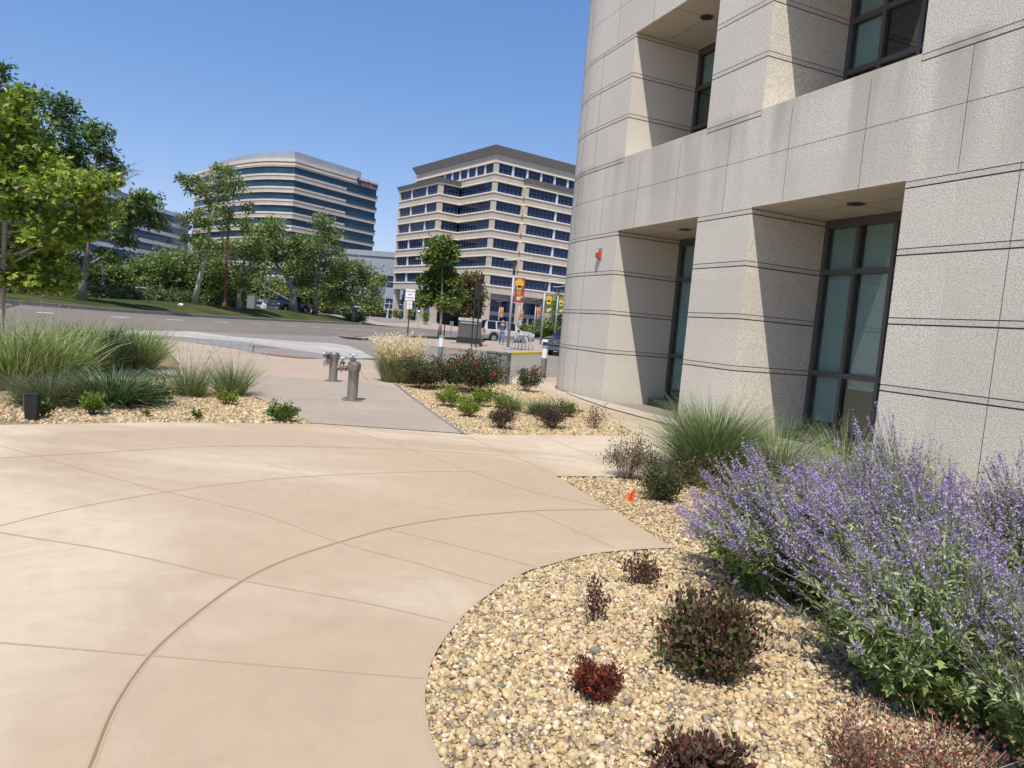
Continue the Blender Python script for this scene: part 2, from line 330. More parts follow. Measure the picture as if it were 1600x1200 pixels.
def shrub(name, label, cat, loc, rx, h, n, leaf, pal, shape='oval', seed=1, stems=26, group=None, open_=.45, flowers=None, stemmat='stem', mt='leaf', base=.04, lumps=14, low=.12, flat=0.):
    """stems fan out from the base to leafy clumps around the outside of an uneven dome"""
    rs = np.random.default_rng(seed); t = thing(name, label, cat, loc, group=group); st = A(); fo = A()
    a = rs.uniform(0, 2*np.pi, stems); q = rs.uniform(.15, 1, stems)**.6; el = rs.uniform(low, 1, stems)
    ph = rs.uniform(0, 6, 4); R = rx*(1+.16*np.sin(3*a+ph[0])+.1*np.sin(5*a+ph[1])+.16*np.sin(a+ph[2]))
    tip = np.c_[np.cos(a)*R*q, np.sin(a)*R*q, h*np.sqrt(np.clip(1-(q*.85)**2, .06, 1))*(.45+.55*el)]
    tip *= rs.uniform(.80, 1.12, (stems, 1)); tip[:, 2] *= 1+.17*np.sin(a+ph[3])*q+.10*np.sin(4*a+ph[0]); B = np.c_[np.cos(a), np.sin(a), a*0]*(base*rs.uniform(.2, 1, (stems, 1)))
    per = n//stems; LP = []; AX = []
    for i in range(stems):
        b0 = B[i]; tp = tip[i]; mid = b0*.5+tp*.5+np.array([0, 0, h*.06])+rs.normal(0, rx*.05, 3)
        T = np.linspace(0, 1, 6)[:, None]; path = (1-T)**2*b0+2*T*(1-T)*mid+T**2*tp
        st.tube(path.tolist(), list(np.linspace(.0042, .0011, 6)*(.7+.3*rx)), 4, cap=False)
        f = rs.uniform(open_, 1.03, per)[:, None]; c = (1-f)**2*b0+2*f*(1-f)*mid+f**2*tp
        sp = rs.normal(0, 1, (per, 3))*rx*.13*np.array([1, 1, .8]); LP.append(c+sp); AX.append(unit(sp+np.array([0, 0, .3*rx]))*1.)
    LP = np.concatenate(LP); AX = np.concatenate(AX); k = LP[:, 2] > .01; LP = LP[k]; AX = AX[k]
    leaves(fo, rs, LP, leaf, shape, cols(rs, len(LP), pal), axis=AX, flat=flat)
    st.build('stems', M[stemmat], t); fo.build('foliage', M[mt], t)
    if flowers:
        fn, fs, fp = flowers; i = rs.integers(0, stems, fn); P = tip[i]*rs.uniform(.92, 1.1, (fn, 1))+rs.normal(0, rx*.06, (fn, 3)); P = P[P[:, 2] > h*.3]
        for q in P:
            fl = A(); leaves(fl, rs, q+rs.normal(0, fs*.2, (9, 3)), fs*.62, 'oval', cols(rs, 9, fp, .2)); fl.build('flower', M['petal'], t)
    return t
def tree(name, label, D, base, lobes, n, leaf, pal, seed=1, shape='diamond', trunk_r=.16, bark='bark', group=None, cat='tree', via=None, loc=None, twigs=5, clump=.30, ydep=.9, mt='leaf'):
    """trunk, limbs to every lobe and twigs to every clump; leaves gather in clumps so that sky shows between"""
    rs = np.random.default_rng(seed); L0 = np.array(loc) if loc is not None else spot(base[0], D, base[1])
    t = thing(name, label, cat, L0, group=group); br = A(); fo = A(); s = D/F_
    LB = []
    for (x, y, rx, ry) in lobes:
        p = at(x, y, D)-L0; p[1] = rs.uniform(-1, 1)*ydep*rx*s*.8; LB.append((p, rx*s, ry*s))
    zt = np.array([l[0][2] for l in LB]); top = LB[int(np.argmax(zt))][0]; zlow = max(.5, zt.min()*.75)
    pts = [np.zeros(3)]+[at(x, y, D)-L0 for x, y in (via or [])]
    if via is None: pts += [np.array([top[0]*.12, top[1]*.1, zlow*.6]), np.array([top[0]*.3, top[1]*.3, zlow])]
    for p in pts[1:]:
        if via: p[1] *= 0
    f0 = pts[-1]; pts += [f0*.5+top*.5+rs.normal(0, .02*D/40, 3), top]
    k = len(pts); rr = list(np.interp(np.arange(k), [0, k-2, k-1], [trunk_r, trunk_r*.4, trunk_r*.08])); rr[0] *= 1.35
    br.tube([tuple(p) for p in pts], rr, 8)
    ar = sum(l[1]*l[2] for l in LB); LP = []; AX = []
    for (c, rx, rz) in LB:
        j = min(range(len(pts)-1), key=lambda q: abs(pts[q+0][2]-(c[2]-np.linalg.norm(c[:2]-pts[q][:2])*.7)))
        f = rs.uniform(.2, .8); o = pts[j]*(1-f)+pts[j+1]*f; o = o if o[2] < c[2] else pts[max(j, 1)]
        mid = (o+c)/2+np.array([0, 0, -.1*np.linalg.norm(c-o)])
        T = np.linspace(0, 1, 6)[:, None]; path = (1-T)**2*o+2*T*(1-T)*mid+T**2*c; br.tube(path.tolist(), list(np.linspace(trunk_r*.38, trunk_r*.09, 6)), 5, cap=False)
        nl = int(n*rx*rz/ar); nc = max(5, int(26*twigs/5)); ry = (rx+rz)/2*ydep
        u = unit(rs.normal(size=(nc, 3)))*rs.uniform(.25, 1, (nc, 1))**.5*np.array([rx, ry, rz]); cc = c+u
        for q in cc: br.tube([tuple(c*.7+q*.3+rs.normal(0, .03, 3)*rx), tuple((c+q)/2+rs.normal(0, .06, 3)*rx), tuple(q)], [trunk_r*.07, trunk_r*.05, trunk_r*.02], 3, cap=False)
        i = rs.integers(0, nc, nl); cr = clump*(rx+rz)/2; P = cc[i]+rs.normal(0, 1, (nl, 3))*cr*np.array([1, 1, .62])*rs.uniform(.5, 1.15, nc)[i][:, None]
        LP.append(P); AX.append(unit(P-cc[i])+np.array([0, 0, -.25]))
    LP = np.concatenate(LP); AX = np.concatenate(AX); ok = LP[:, 2] > .25; LP = LP[ok]; AX = AX[ok]
    leaves(fo, rs, LP, leaf, shape, cols(rs, len(LP), pal, .28), axis=AX, flat=.3)
    br.build('trunk', M[bark], t, smooth=True); fo.build('crown', M[mt], t); return t
def text(s, parent, loc, size, m, rot=(math.pi/2, 0, 0), name='lettering', ext=.002, xs=1, bold=0):
    cu = bpy.data.curves.new(name, 'FONT'); cu.body = s; cu.size = size; cu.extrude = ext; cu.align_x = 'CENTER'; cu.align_y = 'CENTER'; cu.offset = bold
    tmp = bpy.data.objects.new('tmp', cu); C.objects.link(tmp); bpy.context.view_layer.update()
    me = bpy.data.meshes.new_from_object(tmp.evaluated_get(bpy.context.evaluated_depsgraph_get())); bpy.data.objects.remove(tmp)
    me.materials.clear(); me.materials.append(M[m]); o = bpy.data.objects.new(name, me); C.objects.link(o); o.parent = parent; o.location = loc; o.rotation_euler = rot; o.scale = (xs, 1, 1); return o
def struct(o, label=None, cat=None): return tag(o, label, cat, kind='structure')
# ================================================================== GROUND
def drape(name, poly, off, m, cell=1.5, flat=False, kind='structure'):
    import bmesh
    bm = bmesh.new(); vs = [bm.verts.new((p[0], p[1], 0)) for p in poly]; bm.faces.new(vs); bmesh.ops.recalc_face_normals(bm, faces=bm.faces)
    if bm.faces[:][0].normal.z < 0: bmesh.ops.reverse_faces(bm, faces=bm.faces)
    bmesh.ops.triangulate(bm, faces=bm.faces)
    if not flat:
        X = [p[0] for p in poly]; Y = [p[1] for p in poly]
        for lo, hi, ax in ((min(X), min(max(X), 2), 0), (max(min(Y), 6), max(Y), 1)):
            k = math.ceil(lo/cell)
            while k*cell < hi:
                bmesh.ops.bisect_plane(bm, geom=bm.verts[:]+bm.edges[:]+bm.faces[:], plane_co=(k*cell, 0, 0) if ax == 0 else (0, k*cell, 0), plane_no=(1, 0, 0) if ax == 0 else (0, 1, 0)); k += 1
    for v in bm.verts: v.co.z = (0 if flat else float(hh(v.co.x, v.co.y)))+off
    me = bpy.data.meshes.new(name); bm.to_mesh(me); bm.free(); me.materials.append(M[m]); o = bpy.data.objects.new(name, me); C.objects.link(o); tag(o, kind=kind); return o
g2 = lambda px, py: tuple(G(px, py)[:2])
xs = np.unique(np.r_[np.linspace(-1500, -90, 12), np.arange(-90, 12, 1.5), np.linspace(12, 1500, 14)]); ys = np.unique(np.r_[np.linspace(-300, -8, 5), np.arange(-8, 132, 1.5), np.linspace(132, 2500, 14)])
XX, YY = np.meshgrid(xs, ys); g = A(); nx = len(xs); I = (np.arange(len(ys)-1)[:, None]*nx+np.arange(nx-1)[None]).ravel()
g.add(np.c_[XX.ravel(), YY.ravel(), hh(XX, YY).ravel()-.03], np.c_[I, I+1, I+1+nx, I+nx]); o = g.build('ground', M['asphalt2'], smooth=True); struct(o)
# the avenue: far kerb follows cx(y), near edge from the pale concrete strip
yy = np.arange(4, 131, 6.)
near = [(-14.5, 4), (-14.2, 14), g2(244, 517), g2(366, 524), g2(449, 528), (-9.3, 36), g2(554, 525.5), (-8.8, 52), (-7.5, 60)]
road = [(cx(y)+.0, y) for y in yy][::-1]+near+[(30, 75), (120, 95), (120, 128)]
drape('road', road, .0, 'asphalt')
# kerb of the planted verge on the far side
k = A(); ky = np.r_[np.arange(4, 88, 2.), 90, 91, 91.6]; kxs = [cx(y) if y < 88 else cx(88)-(y-88)**1.6*.35 for y in ky]
for i in range(len(ky)-1):
    x0, x1, y0, y1 = kxs[i], kxs[i+1], ky[i], ky[i+1]; z0, z1 = hh(x0, y0), hh(x1, y1)
    k.add([(x0, y0, z0-.05), (x1, y1, z1-.05), (x1-.02, y1, z1+.19), (x0-.02, y0, z0+.19), (x0-.32, y0, z0+.20), (x1-.32, y1, z1+.20)], [(0, 1, 2, 3), (3, 2, 5, 4)])
struct(k.build('kerb', M['kerb']))
vg = A(); ns = 22
V = []
for y in ky:
    x0 = (cx(y) if y < 88 else cx(88)-(y-88)**1.6*.35)-.3
    for j in range(ns):
        s_ = j/(ns-1); x = x0-s_*13*(1 if y < 80 else max(.05, (92-y)/12)); V.append((x, y, hh(x, y)+.15-.12*s_))
I = (np.arange(len(ky)-1)[:, None]*ns+np.arange(ns-1)[None]).ravel(); vg.add(V, np.c_[I, I+1, I+1+ns, I+ns][:, ::-1]); struct(vg.build('lawn', M['lawn'], smooth=True))
# lane dashes
d = A()
for px, py in ((-60, 481), (70, 489.3), (189, 496), (274, 500.3), (347, 503.8), (404, 506.6), (453, 509.4), (492.6, 511.3), (526.5, 513.4), (553, 514.6), (575, 515.6)):
    p = G(px, py); a_ = G(px+13-max(0, px-250)*.012, py+.55); dr = unit((a_-p)[None])[0]; L = np.linalg.norm(a_-p); n_ = np.array([-dr[1], dr[0], 0])*.085
    q = [p-dr*L-n_, p+dr*L-n_, p+dr*L+n_, p-dr*L+n_]; d.add([(v[0], v[1], hh(v[0], v[1])+.012) for v in q], [(0, 1, 2, 3)])
for px0, px1, py0, py1 in ((588, 660, 514.5, 517),):
    p, q = spot(px0, 78), spot(px1, 74); d.add([(p[0], p[1]-.1, hh(p[0], p[1])+.03), (q[0], q[1]-.1, hh(*q[:2])+.03), (q[0], q[1]+.1, hh(*q[:2])+.03), (p[0], p[1]+.1, hh(p[0], p[1])+.03)], [(0, 1, 2, 3)])
struct(d.build('lane_marking', M['paint']))
# pale concrete driveway strip and grey gutter
drape('driveway_strip', [g2(200, 517), g2(244.6, 517.3), g2(310, 518.8), g2(366, 526.6), g2(449, 532.7), g2(520, 537), g2(545, 541), g2(563, 548), g2(586, 560.7), g2(560, 560), g2(474, 549), g2(384, 535.5), g2(310, 529), g2(244, 524), g2(190, 522)], .010, 'white_conc', 1)
drape('gutter', [g2(190, 521), g2(244, 523.5), g2(310, 528.5), g2(384, 535), g2(474, 548.5), g2(560, 559.6), g2(583, 562.6), g2(540, 562), g2(498, 561), g2(391, 551), g2(366, 545), g2(274, 531.5), g2(190, 527)], .006, 'gutter', 1)
drape('road_seam', [g2(310, 518), g2(370, 521), g2(470, 523.6), g2(554, 526.5), g2(580, 532), g2(600, 541), g2(586, 562), g2(545, 541), g2(449, 532.7), g2(366, 526.6)], .003, 'asphalt2', 1)
drape('rust_stain', [g2(405, 552.6), g2(430, 554), g2(480, 558), g2(498, 560.4), g2(470, 560.6), g2(440, 557.6)], .016, 'rust', 1)
drape('rust_stain', [g2(385, 540.2), g2(405, 541), g2(436, 544.8), g2(400, 543)], .016, 'rust', 1)
# paving
fp = np.array([2.0712, 16.1445]); du = np.array([.39327, -.91942]); mw = np.array([.91942, .39327])       # foot of the granite facade, along it, into it
fac = lambda u, wv: tuple(fp+du*u+mw*wv)
curve = [(1052, 857), (1010, 857.5), (960, 862), (910, 870), (860, 882), (825, 894), (795, 908), (760, 932), (730, 958), (705, 985), (685, 1012), (672, 1038), (664, 1070), (662, 1100), (666, 1135), (675, 1168), (690, 1200)]
cv = [g2(*p) for p in curve]+[(-.02, 2.05), (.12, 1.7), (.35, 1.3), (.7, .9), (1.2, .5), (2., .1)]
bedtop = [g2(870, 745), g2(945, 745), g2(1060, 746)]
apl = [fac(u, -.62) for u in (12, 9.5, 8, 6, 4, 2, 0)]
arcp = [(-1.6-3.2*math.sin(q), 3.2-3.2*math.cos(q)) for q in np.linspace(0, math.pi/2, 14)]
bc_r = [g2(1000, 681), g2(965, 662), g2(930, 645), g2(900, 632), g2(868, 622), g2(845, 614)]
plaza = [(-30, -8), (3.5, -8), (3.5, -.4)]+cv[::-1]+[g2(1052, 857)]+bedtop+[fac(9.0, -.62), fac(9, -.05), fac(0, -.05)]+[fac(u, wv-.05) for u, wv in arcp]+[fac(-4.85, 12), (.3, 22.6), g2(800, 588), g2(800, 600), g2(845, 614)]+bc_r[::-1][1:]+[g2(725, 679), g2(489, 662.5), g2(250, 660), g2(0, 664), g2(-150, 668), (-30, 8.9)]
drape('plaza', plaza, .0, 'plaza', flat=True)
drape('building_apron', [fac(u, -.62) for u in (16, 9, 6, 3, 1.2)]+[fac(-.2, -.4), fac(-1.5, -.16), fac(-1.5, -.02), fac(16, -.02)], .02, 'apron', flat=True)
drape('walkway', [g2(725, 679), g2(489, 662.5), g2(453, 645), g2(390, 617), g2(330, 603), g2(262, 597), g2(250, 575), g2(283, 571), g2(262, 548), g2(120, 541), g2(-100, 534), g2(-100, 524), g2(190, 526.5), g2(274, 531.3), g2(366, 544.6), g2(391, 550.6), g2(498, 560.4), g2(540, 561.5), g2(583, 562.4), g2(592, 575), g2(612, 595), g2(650, 626), g2(690, 655)], .0, 'walk', 1)
drape('walkway', [g2(725, 678), g2(489, 662), g2(453, 645), g2(390, 617), g2(395, 586), g2(470, 592), g2(560, 598), g2(612, 606), g2(650, 627), g2(690, 655)], .008, 'pad', flat=True)
# beds (recessed a little inside the paving)
bedR = [g2(1052, 857)]+cv[1:]+[(3.5, -.4), (12, -.4), fac(16, -.62), fac(9.0, -.62)]+bedtop[::-1]
bedC = [g2(725, 679), g2(1000, 681)]+bc_r[1:]+[g2(800, 600), g2(700, 592), g2(640, 586), g2(592, 575), g2(612, 595), g2(650, 626), g2(690, 655)]
bedL = [g2(489, 662), g2(250, 660), g2(0, 664), g2(-150, 668), (-16, 8.6), (-22, 24), g2(-100, 534), g2(120, 541), g2(262, 548), g2(283, 571), g2(250, 575), g2(262, 597), g2(330, 603), g2(390, 617), g2(453, 645)]
for P in (bedR, bedC, bedL): drape('gravel_bed', P, -.018, 'gravel', 1)
def inside(P, x, y):
    P = np.array(P); r = np.zeros(len(x), bool); j = len(P)-1
    for i in range(len(P)):
        with np.errstate(all='ignore'):
            c = ((P[i, 1] > y) != (P[j, 1] > y)) & (x < (P[j, 0]-P[i, 0])*(y-P[i, 1])/(P[j, 1]-P[i, 1]+1e-12)+P[i, 0])
        r ^= c; j = i
    return r
t_ = (1+5**.5)/2; IV = unit(np.array([(-1, t_, 0), (1, t_, 0), (-1, -t_, 0), (1, -t_, 0), (0, -1, t_), (0, 1, t_), (0, -1, -t_), (0, 1, -t_), (t_, 0, -1), (t_, 0, 1), (-t_, 0, -1), (-t_, 0, 1)], float))
IF = np.array([(0, 11, 5), (0, 5, 1), (0, 1, 7), (0, 7, 10), (0, 10, 11), (1, 5, 9), (5, 11, 4), (11, 10, 2), (10, 7, 6), (7, 1, 8), (3, 9, 4), (3, 4, 2), (3, 2, 6), (3, 6, 8), (3, 8, 9), (4, 9, 5), (2, 4, 11), (6, 2, 10), (8, 6, 7), (9, 8, 1)])
def subdiv(V, F):
    V = list(map(tuple, V)); mp = {}; NF = []
    def mid(a, b):
        k = (min(a, b), max(a, b))
        if k not in mp: v = np.array(V[a])+np.array(V[b]); V.append(tuple(v/np.linalg.norm(v))); mp[k] = len(V)-1
        return mp[k]
    for a, b, c in F: x, y, z = mid(a, b), mid(b, c), mid(c, a); NF += [(a, x, z), (b, y, x), (c, z, y), (x, y, z)]
    return np.array(V), np.array(NF)
IV2, IF2 = subdiv(IV, IF)
PPAL = [(.52, .395, .22), (.56, .435, .25), (.48, .36, .185), (.45, .33, .175), (.60, .485, .305), (.55, .44, .29), (.41, .30, .165), (.36, .275, .175), (.30, .245, .18), (.66, .565, .41), (.48, .325, .185), (.22, .185, .145), (.52, .41, .225), (.50, .375, .21), (.53, .415, .24)]
def pebbles(name, label, P, box_, dens, size, seed, hi=False):
    rs = np.random.default_rng(seed); x0, x1, y0, y1 = box_; n = int((x1-x0)*(y1-y0)*dens); x = rs.uniform(x0, x1, n); y = rs.uniform(y0, y1, n)
    k = inside(P, x, y) & (np.abs(x) < y*1.15+1) & ~inside([fac(-1.6, 0), fac(20, 0), fac(20, 9), fac(-4, 9), fac(-4.8, 3.2)], x, y); x = x[k]; y = y[k]; n = len(x)
    V0, F0 = (IV2, IF2) if hi else (IV, IF); s = size*rs.lognormal(0, .36, n); s = np.clip(s, size*.45, size*2.4)
    sc = s[:, None]*np.c_[rs.uniform(.8, 1.25, n), rs.uniform(.65, 1., n), rs.uniform(.45, .75, n)]
    q = unit(rs.normal(size=(n, 4))*np.array([1, .35, .35, 1])); w_, a, b, c = q.T
    Rm = np.stack([1-2*(b*b+c*c), 2*(a*b-c*w_), 2*(a*c+b*w_), 2*(a*b+c*w_), 1-2*(a*a+c*c), 2*(b*c-a*w_), 2*(a*c-b*w_), 2*(b*c+a*w_), 1-2*(a*a+b*b)], 1).reshape(n, 3, 3)
    jit = 1+rs.normal(0, .10, (n, len(V0), 1)); V = (V0[None]*sc[:, None]*jit)@np.transpose(Rm, (0, 2, 1))
    z = hh(x, y)-.018+sc[:, 2]*.55+np.abs(rs.normal(0, 1, n))*size*.22
    V += np.c_[x, y, z][:, None]; F = (np.arange(n)*len(V0))[:, None, None]+F0[None]
    a = A(); a.add(V.reshape(-1, 3), F.reshape(-1, 3), 0, np.repeat(cols(rs, n, np.array(PPAL)*.92, .17), len(F0), axis=0)); o = a.build(name, M['pebble'], smooth=hi)
    return tag(o, label, 'gravel', kind='stuff')
pebbles('pebbles', 'tan river pebbles filling the near bed inside the curved concrete edge', bedR, (-.4, 4.6, 1.9, 5.3), 5200, .0098, 1, True)
pebbles('pebbles', 'tan pebbles of the near bed between the paving point and the building', bedR, (.4, 5.6, 5.3, 10.5), 2900, .0108, 2)
pebbles('pebbles', 'tan pebbles in the middle bed with the red roses', bedC, (-5.5, 4, 9.5, 20), 1900, .0135, 3)
pebbles('pebbles', 'tan pebbles in the left bed under the tall grasses', bedL, (-15, -2, 8, 15), 1500, .0145, 4)
# joints in the plaza
def ribbon(acc, pts, wd, z, m=0, sm_=True, jit=.25):
    P = np.array([G(*p)[:2] for p in pts])
    if sm_ and len(P) > 2:
        t = np.arange(len(P)); T = np.linspace(0, len(P)-1, (len(P)-1)*8+1); Q = []
        for s_ in T:
            i = min(int(s_), len(P)-2); f = s_-i; p0, p1, p2, p3 = P[max(i-1, 0)], P[i], P[i+1], P[min(i+2, len(P)-1)]
            Q.append(.5*((2*p1)+(-p0+p2)*f+(2*p0-5*p1+4*p2-p3)*f*f+(-p0+3*p1-3*p2+p3)*f**3))
        P = np.array(Q)
    tn = np.gradient(P, axis=0); nn = unit(np.c_[-tn[:, 1], tn[:, 0]]); rs = np.random.default_rng(len(P)); wv = wd/2*(1+rs.uniform(-jit, jit, len(P)))[:, None]
    V = np.r_[np.c_[P-nn*wv, np.full(len(P), z)], np.c_[P+nn*wv, np.full(len(P), z)]]; n = len(P); acc.add(V, [(i, i+1, n+i+1, n+i) for i in range(n-1)], m)
arcB = [(90, 1330), (140, 1200), (180, 1110), (235, 1030), (300, 968), (380, 910), (450, 876), (530, 848), (615, 826), (700, 811), (780, 802), (860, 798), (958, 797)]
arcA = [(-80, 850), (0, 822), (120, 793), (260, 770), (380, 754), (470, 746), (570, 741), (680, 737), (760, 736)]
arcC = [(-60, 723), (0, 717), (60, 714), (170, 707), (260, 701), (345, 698), (470, 698), (620, 703), (800, 714), (900, 722)]
rad = [[(-60, 1004), (0, 1008), (235, 1028), (430, 1044), (662, 1060)], [(-60, 820), (0, 833), (180, 865), (380, 907), (560, 944), (700, 975)], [(-60, 682), (0, 697), (55, 713), (150, 740), (260, 770), (400, 803), (530, 848), (650, 880), (775, 916)],
       [(262, 661), (345, 698), (450, 733), (575, 775), (700, 812), (850, 850), (880, 862)], [(488, 655), (620, 696), (760, 745), (830, 768), (958, 797)], [(690, 655), (725, 679), (850, 733), (870, 745)], [(845, 681), (900, 702), (946, 723)], [(600, 826), (720, 856), (838, 886)], [(830, 799), (960, 858)]]
j = A()
ribbon(j, arcB, .030, .0012, 1, jit=.05); ribbon(j, arcB, .011, .002, 0, jit=.1)
for a_ in (arcA, arcC): ribbon(j, a_, .016, .0012, 3, jit=.1); ribbon(j, a_, .0045, .002, 1, jit=.3)
for i, a_ in enumerate(rad): ribbon(j, a_, .016, .0014, 2 if i == 3 else 3, jit=.2); ribbon(j, a_, .0022, .0022, 1, jit=.8)
ribbon(j, [p for p in curve]+[(715, 1260)], .014, .0014, 1)
struct(j.build('paving_joint', [M['groove'], M['groove_soft'], M['groove_light'], M['groove_faint']]))
j = A(); ribbon(j, [(392, 587), (470, 592), (560, 598), (606, 604)], .012, .014); ribbon(j, [(391, 551), (395, 540)], .03, .32, 0); ribbon(j, [(330, 536), (500, 556)], .02, .30, 0)
ribbon(j, [(725, 679), (690, 655), (650, 626), (612, 595), (592, 575)], .05, .016, 0); struct(j.build('paving_joint', M['gutter']))
# edge faces of the curved slab
e = A(); P = np.array(cv[:18]); n = len(P)
e.add(np.r_[np.c_[P, np.full(n, .0005)], np.c_[P, np.full(n, -.05)]], [(i, i+1, n+i+1, n+i) for i in range(n-1)]); struct(e.build('paving_edge', M['kerb']))
# island with monument: raised pavement, kerb, yellow kerb
isl = [g2(554, 526.5), g2(572, 531), g2(590, 534.5), g2(625, 538.5), g2(660, 542), g2(714, 547.5), g2(760, 552), g2(790, 554.5), g2(830, 553.5), g2(858, 553), g2(900, 549), g2(900, 532), g2(830, 532), g2(760, 533), g2(700, 528), g2(640, 527), g2(600, 525.5)]
isl = [(p[0], p[1]) for p in isl]; i_ = A(); i_.prism([p for p in isl][::-1] if False else isl, -.04, .11); struct(i_.build('sidewalk', M['island']))
kr = A()
def kerbline(acc, P, h=.12, wd=.16, m=0):
    for a_, b_ in zip(P[:-1], P[1:]):
        a_ = np.array(a_); b_ = np.array(b_); t = (b_-a_)/np.linalg.norm(b_-a_); nr = np.array([t[1], -t[0]])*.02; L = np.array([-t[1], t[0]])*wd
        acc.prism([tuple(a_+nr), tuple(b_+nr), tuple(b_+L), tuple(a_+L)], -.03, h, m)
kerbline(kr, isl[:8]); struct(kr.build('kerb', M['kerb'])); kr = A(); kerbline(kr, isl[7:10], .125); kerbline(kr, [isl[9], tuple(np.array(isl[9])+(.9, .5))], .125); struct(kr.build('kerb', M['yellow']))
drape('lawn', [g2(645, 526.2), g2(712, 529), g2(760, 533), g2(755, 537.5), g2(716, 534), g2(650, 529.5), g2(630, 528)], .118, 'lawn', flat=True)
drape('sidewalk', [(-19, 90), (-18, 97), (40, 118), (60, 128), (60, 180), (-80, 180), (-30, 92)], .02, 'island', 6)
drape('lawn', [(4.5, 62), (40, 64), (40, 100), (3, 90)], .02, 'lawn', flat=True)
# ================================================================== GRANITE BUILDING (near, right)
gb = thing('granite_building', 'speckled beige granite building with deep window bays and a rounded corner, filling the right side', 'building', (fp[0], fp[1], 0), math.atan2(-.91942, .39327))
def offs(P, dd):
    P = np.array(P); n = len(P); out = []
    for i in range(n):
        a, b, c = P[i-1], P[i], P[(i+1) % n]; e1 = (b-a)/np.linalg.norm(b-a); e2 = (c-b)/np.linalg.norm(c-b); n1 = np.array([-e1[1], e1[0]]); n2 = np.array([-e2[1], e2[0]]); m_ = n1+n2; out.append(b+m_/(m_@n1)*dd/1)
    return [tuple(p) for p in out]
arcL = [(-1.6-3.2*math.sin(q), 3.2-3.2*math.cos(q)) for q in np.linspace(0, math.pi/2, 22)]     # from (-1.6,0) round to (-4.8,3.2)
P0 = [(0, 0), (0, 3.4), (-4.8, 3.4)]+arcL[::-1]
PL = {0: P0, 1: [(2.87, 0), (4.31, 0), (4.31, 3.4), (2.87, 3.4)], 2: [(7.22, 0), (10.15, 0), (10.15, 3.4), (7.22, 3.4)], 3: [(13.05, 0), (16.0, 0), (16.0, 3.4), (13.05, 3.4)]}
def ccw(P): return P if sum(P[i-1][0]*P[i][1]-P[i][0]*P[i-1][1] for i in range(len(P))) > 0 else P[::-1]
def courses(P, z0, z1, bands, name, extra_joints=()):
    a = A(); P = ccw(P); cuts = [z0]
    z = z0; gi = offs(P, .014)
    for (b0, b1) in bands:
        if b0 > z+.001: a.prism(P, z, b0, 0)
        a.prism(gi, b0, b0+.020, 1, False); a.prism(P, b0+.020, b1-.013, 2); a.prism(gi, b1-.013, b1, 1, False); z = b1
    if z < z1-.001: a.prism(P, z, z1, 0)
    for (u, wv, ang) in extra_joints: a.box((u, wv, (z0+z1)/2), (.007, .003, z1-z0-.004), 1, rz=ang)
    return a.build(name, [M['granite'], M['grout'], M['granite_band']], gb)
def arcpt(s_):
    if s_ > -1.6: return (s_, -.0005, 0)
    q = (-1.6-s_)/3.2; return (-1.6-3.2005*math.sin(q), 3.2-3.2005*math.cos(q), -q)
aj = [arcpt(s_) for s_ in (-1.38, -2.1, -2.8, -3.5, -4.6)]
BG = [(1.085, 1.185), (1.975, 2.075), (2.875, 2.975), (3.745, 3.845)]
for i, P in PL.items():
    ej = aj if i == 0 else ([(8.67, -.0005, 0)] if i == 2 else [])
    courses(P, -.06, 3.86, BG, 'pillar', ej)
    BU = [(5.36, 5.46), (6.325, 6.425), (7.205, 7.305), (8.05, 8.145)]
    courses(P, 5.36, 8.15, BU, 'pillar', ej)
    courses(P, 9.75, 12.5, [(9.85, 9.95), (10.8, 10.9), (11.7, 11.8)], 'pillar', ej)
SPAN = [(16.0, 0), (16.0, 9), (-4.8, 9)]+arcL[::-1]
def spandrel(z0, z1, joints):
    a = A(); P = ccw(SPAN); gi = offs(P, .010); z = z0
    for jz in joints: a.prism(P, z, jz, 0); a.prism(gi, jz, jz+.009, 1, False); z = jz+.009
    a.prism(P, z, z1, 0)
    for k in range(0, 14):
        u = 15.2-1.455*k
        if u > -1.6: a.box((u, -.0005, (z0+z1)/2), (.006, .003, z1-z0-.004), 1)
    for s_ in (-2.25, -2.9, -3.6, -4.7): p = arcpt(s_); a.box((p[0], p[1], (z0+z1)/2), (.006, .003, z1-z0-.004), 1, rz=p[2])
    a.build('spandrel', [M['granite'], M['grout']], gb)
spandrel(3.86, 5.36, [4.68]); spandrel(8.15, 9.75, [8.95]); spandrel(12.5, 14, [13.2])
OP = [(0, 2.87), (4.31, 7.22), (10.15, 13.05)]
for z in (3.86, 8.15):
    for (a_, b_) in OP:
        sf = A(); sf.b2(a_+.02, b_-.02, .03, 1.62, z-.012, z-.003, 0)
        sf.b2(a_+1.45-.004, a_+1.45+.004, .03, 1.62, z-.0145, z-.0115, 1); sf.b2(a_+.02, b_-.02, .80, .808, z-.0147, z-.0117, 1)
        sf.build('soffit', [M['soffit'], M['grout']], gb)
for z in (3.86, 8.15):
    for (a_, b_) in OP:
        l = A(); c = (a_+1.46, .75, z-.014); l.lathe([(.135, -.012), (.135, .0), (.115, .0)], c, 28, 0); o1 = l.build('ceiling_light', M['frame'], gb)
        l = A(); l.lathe([(.112, -.013), (.112, -.0125)], c, 28, 0); l.build('lens', M['dark'], o1)
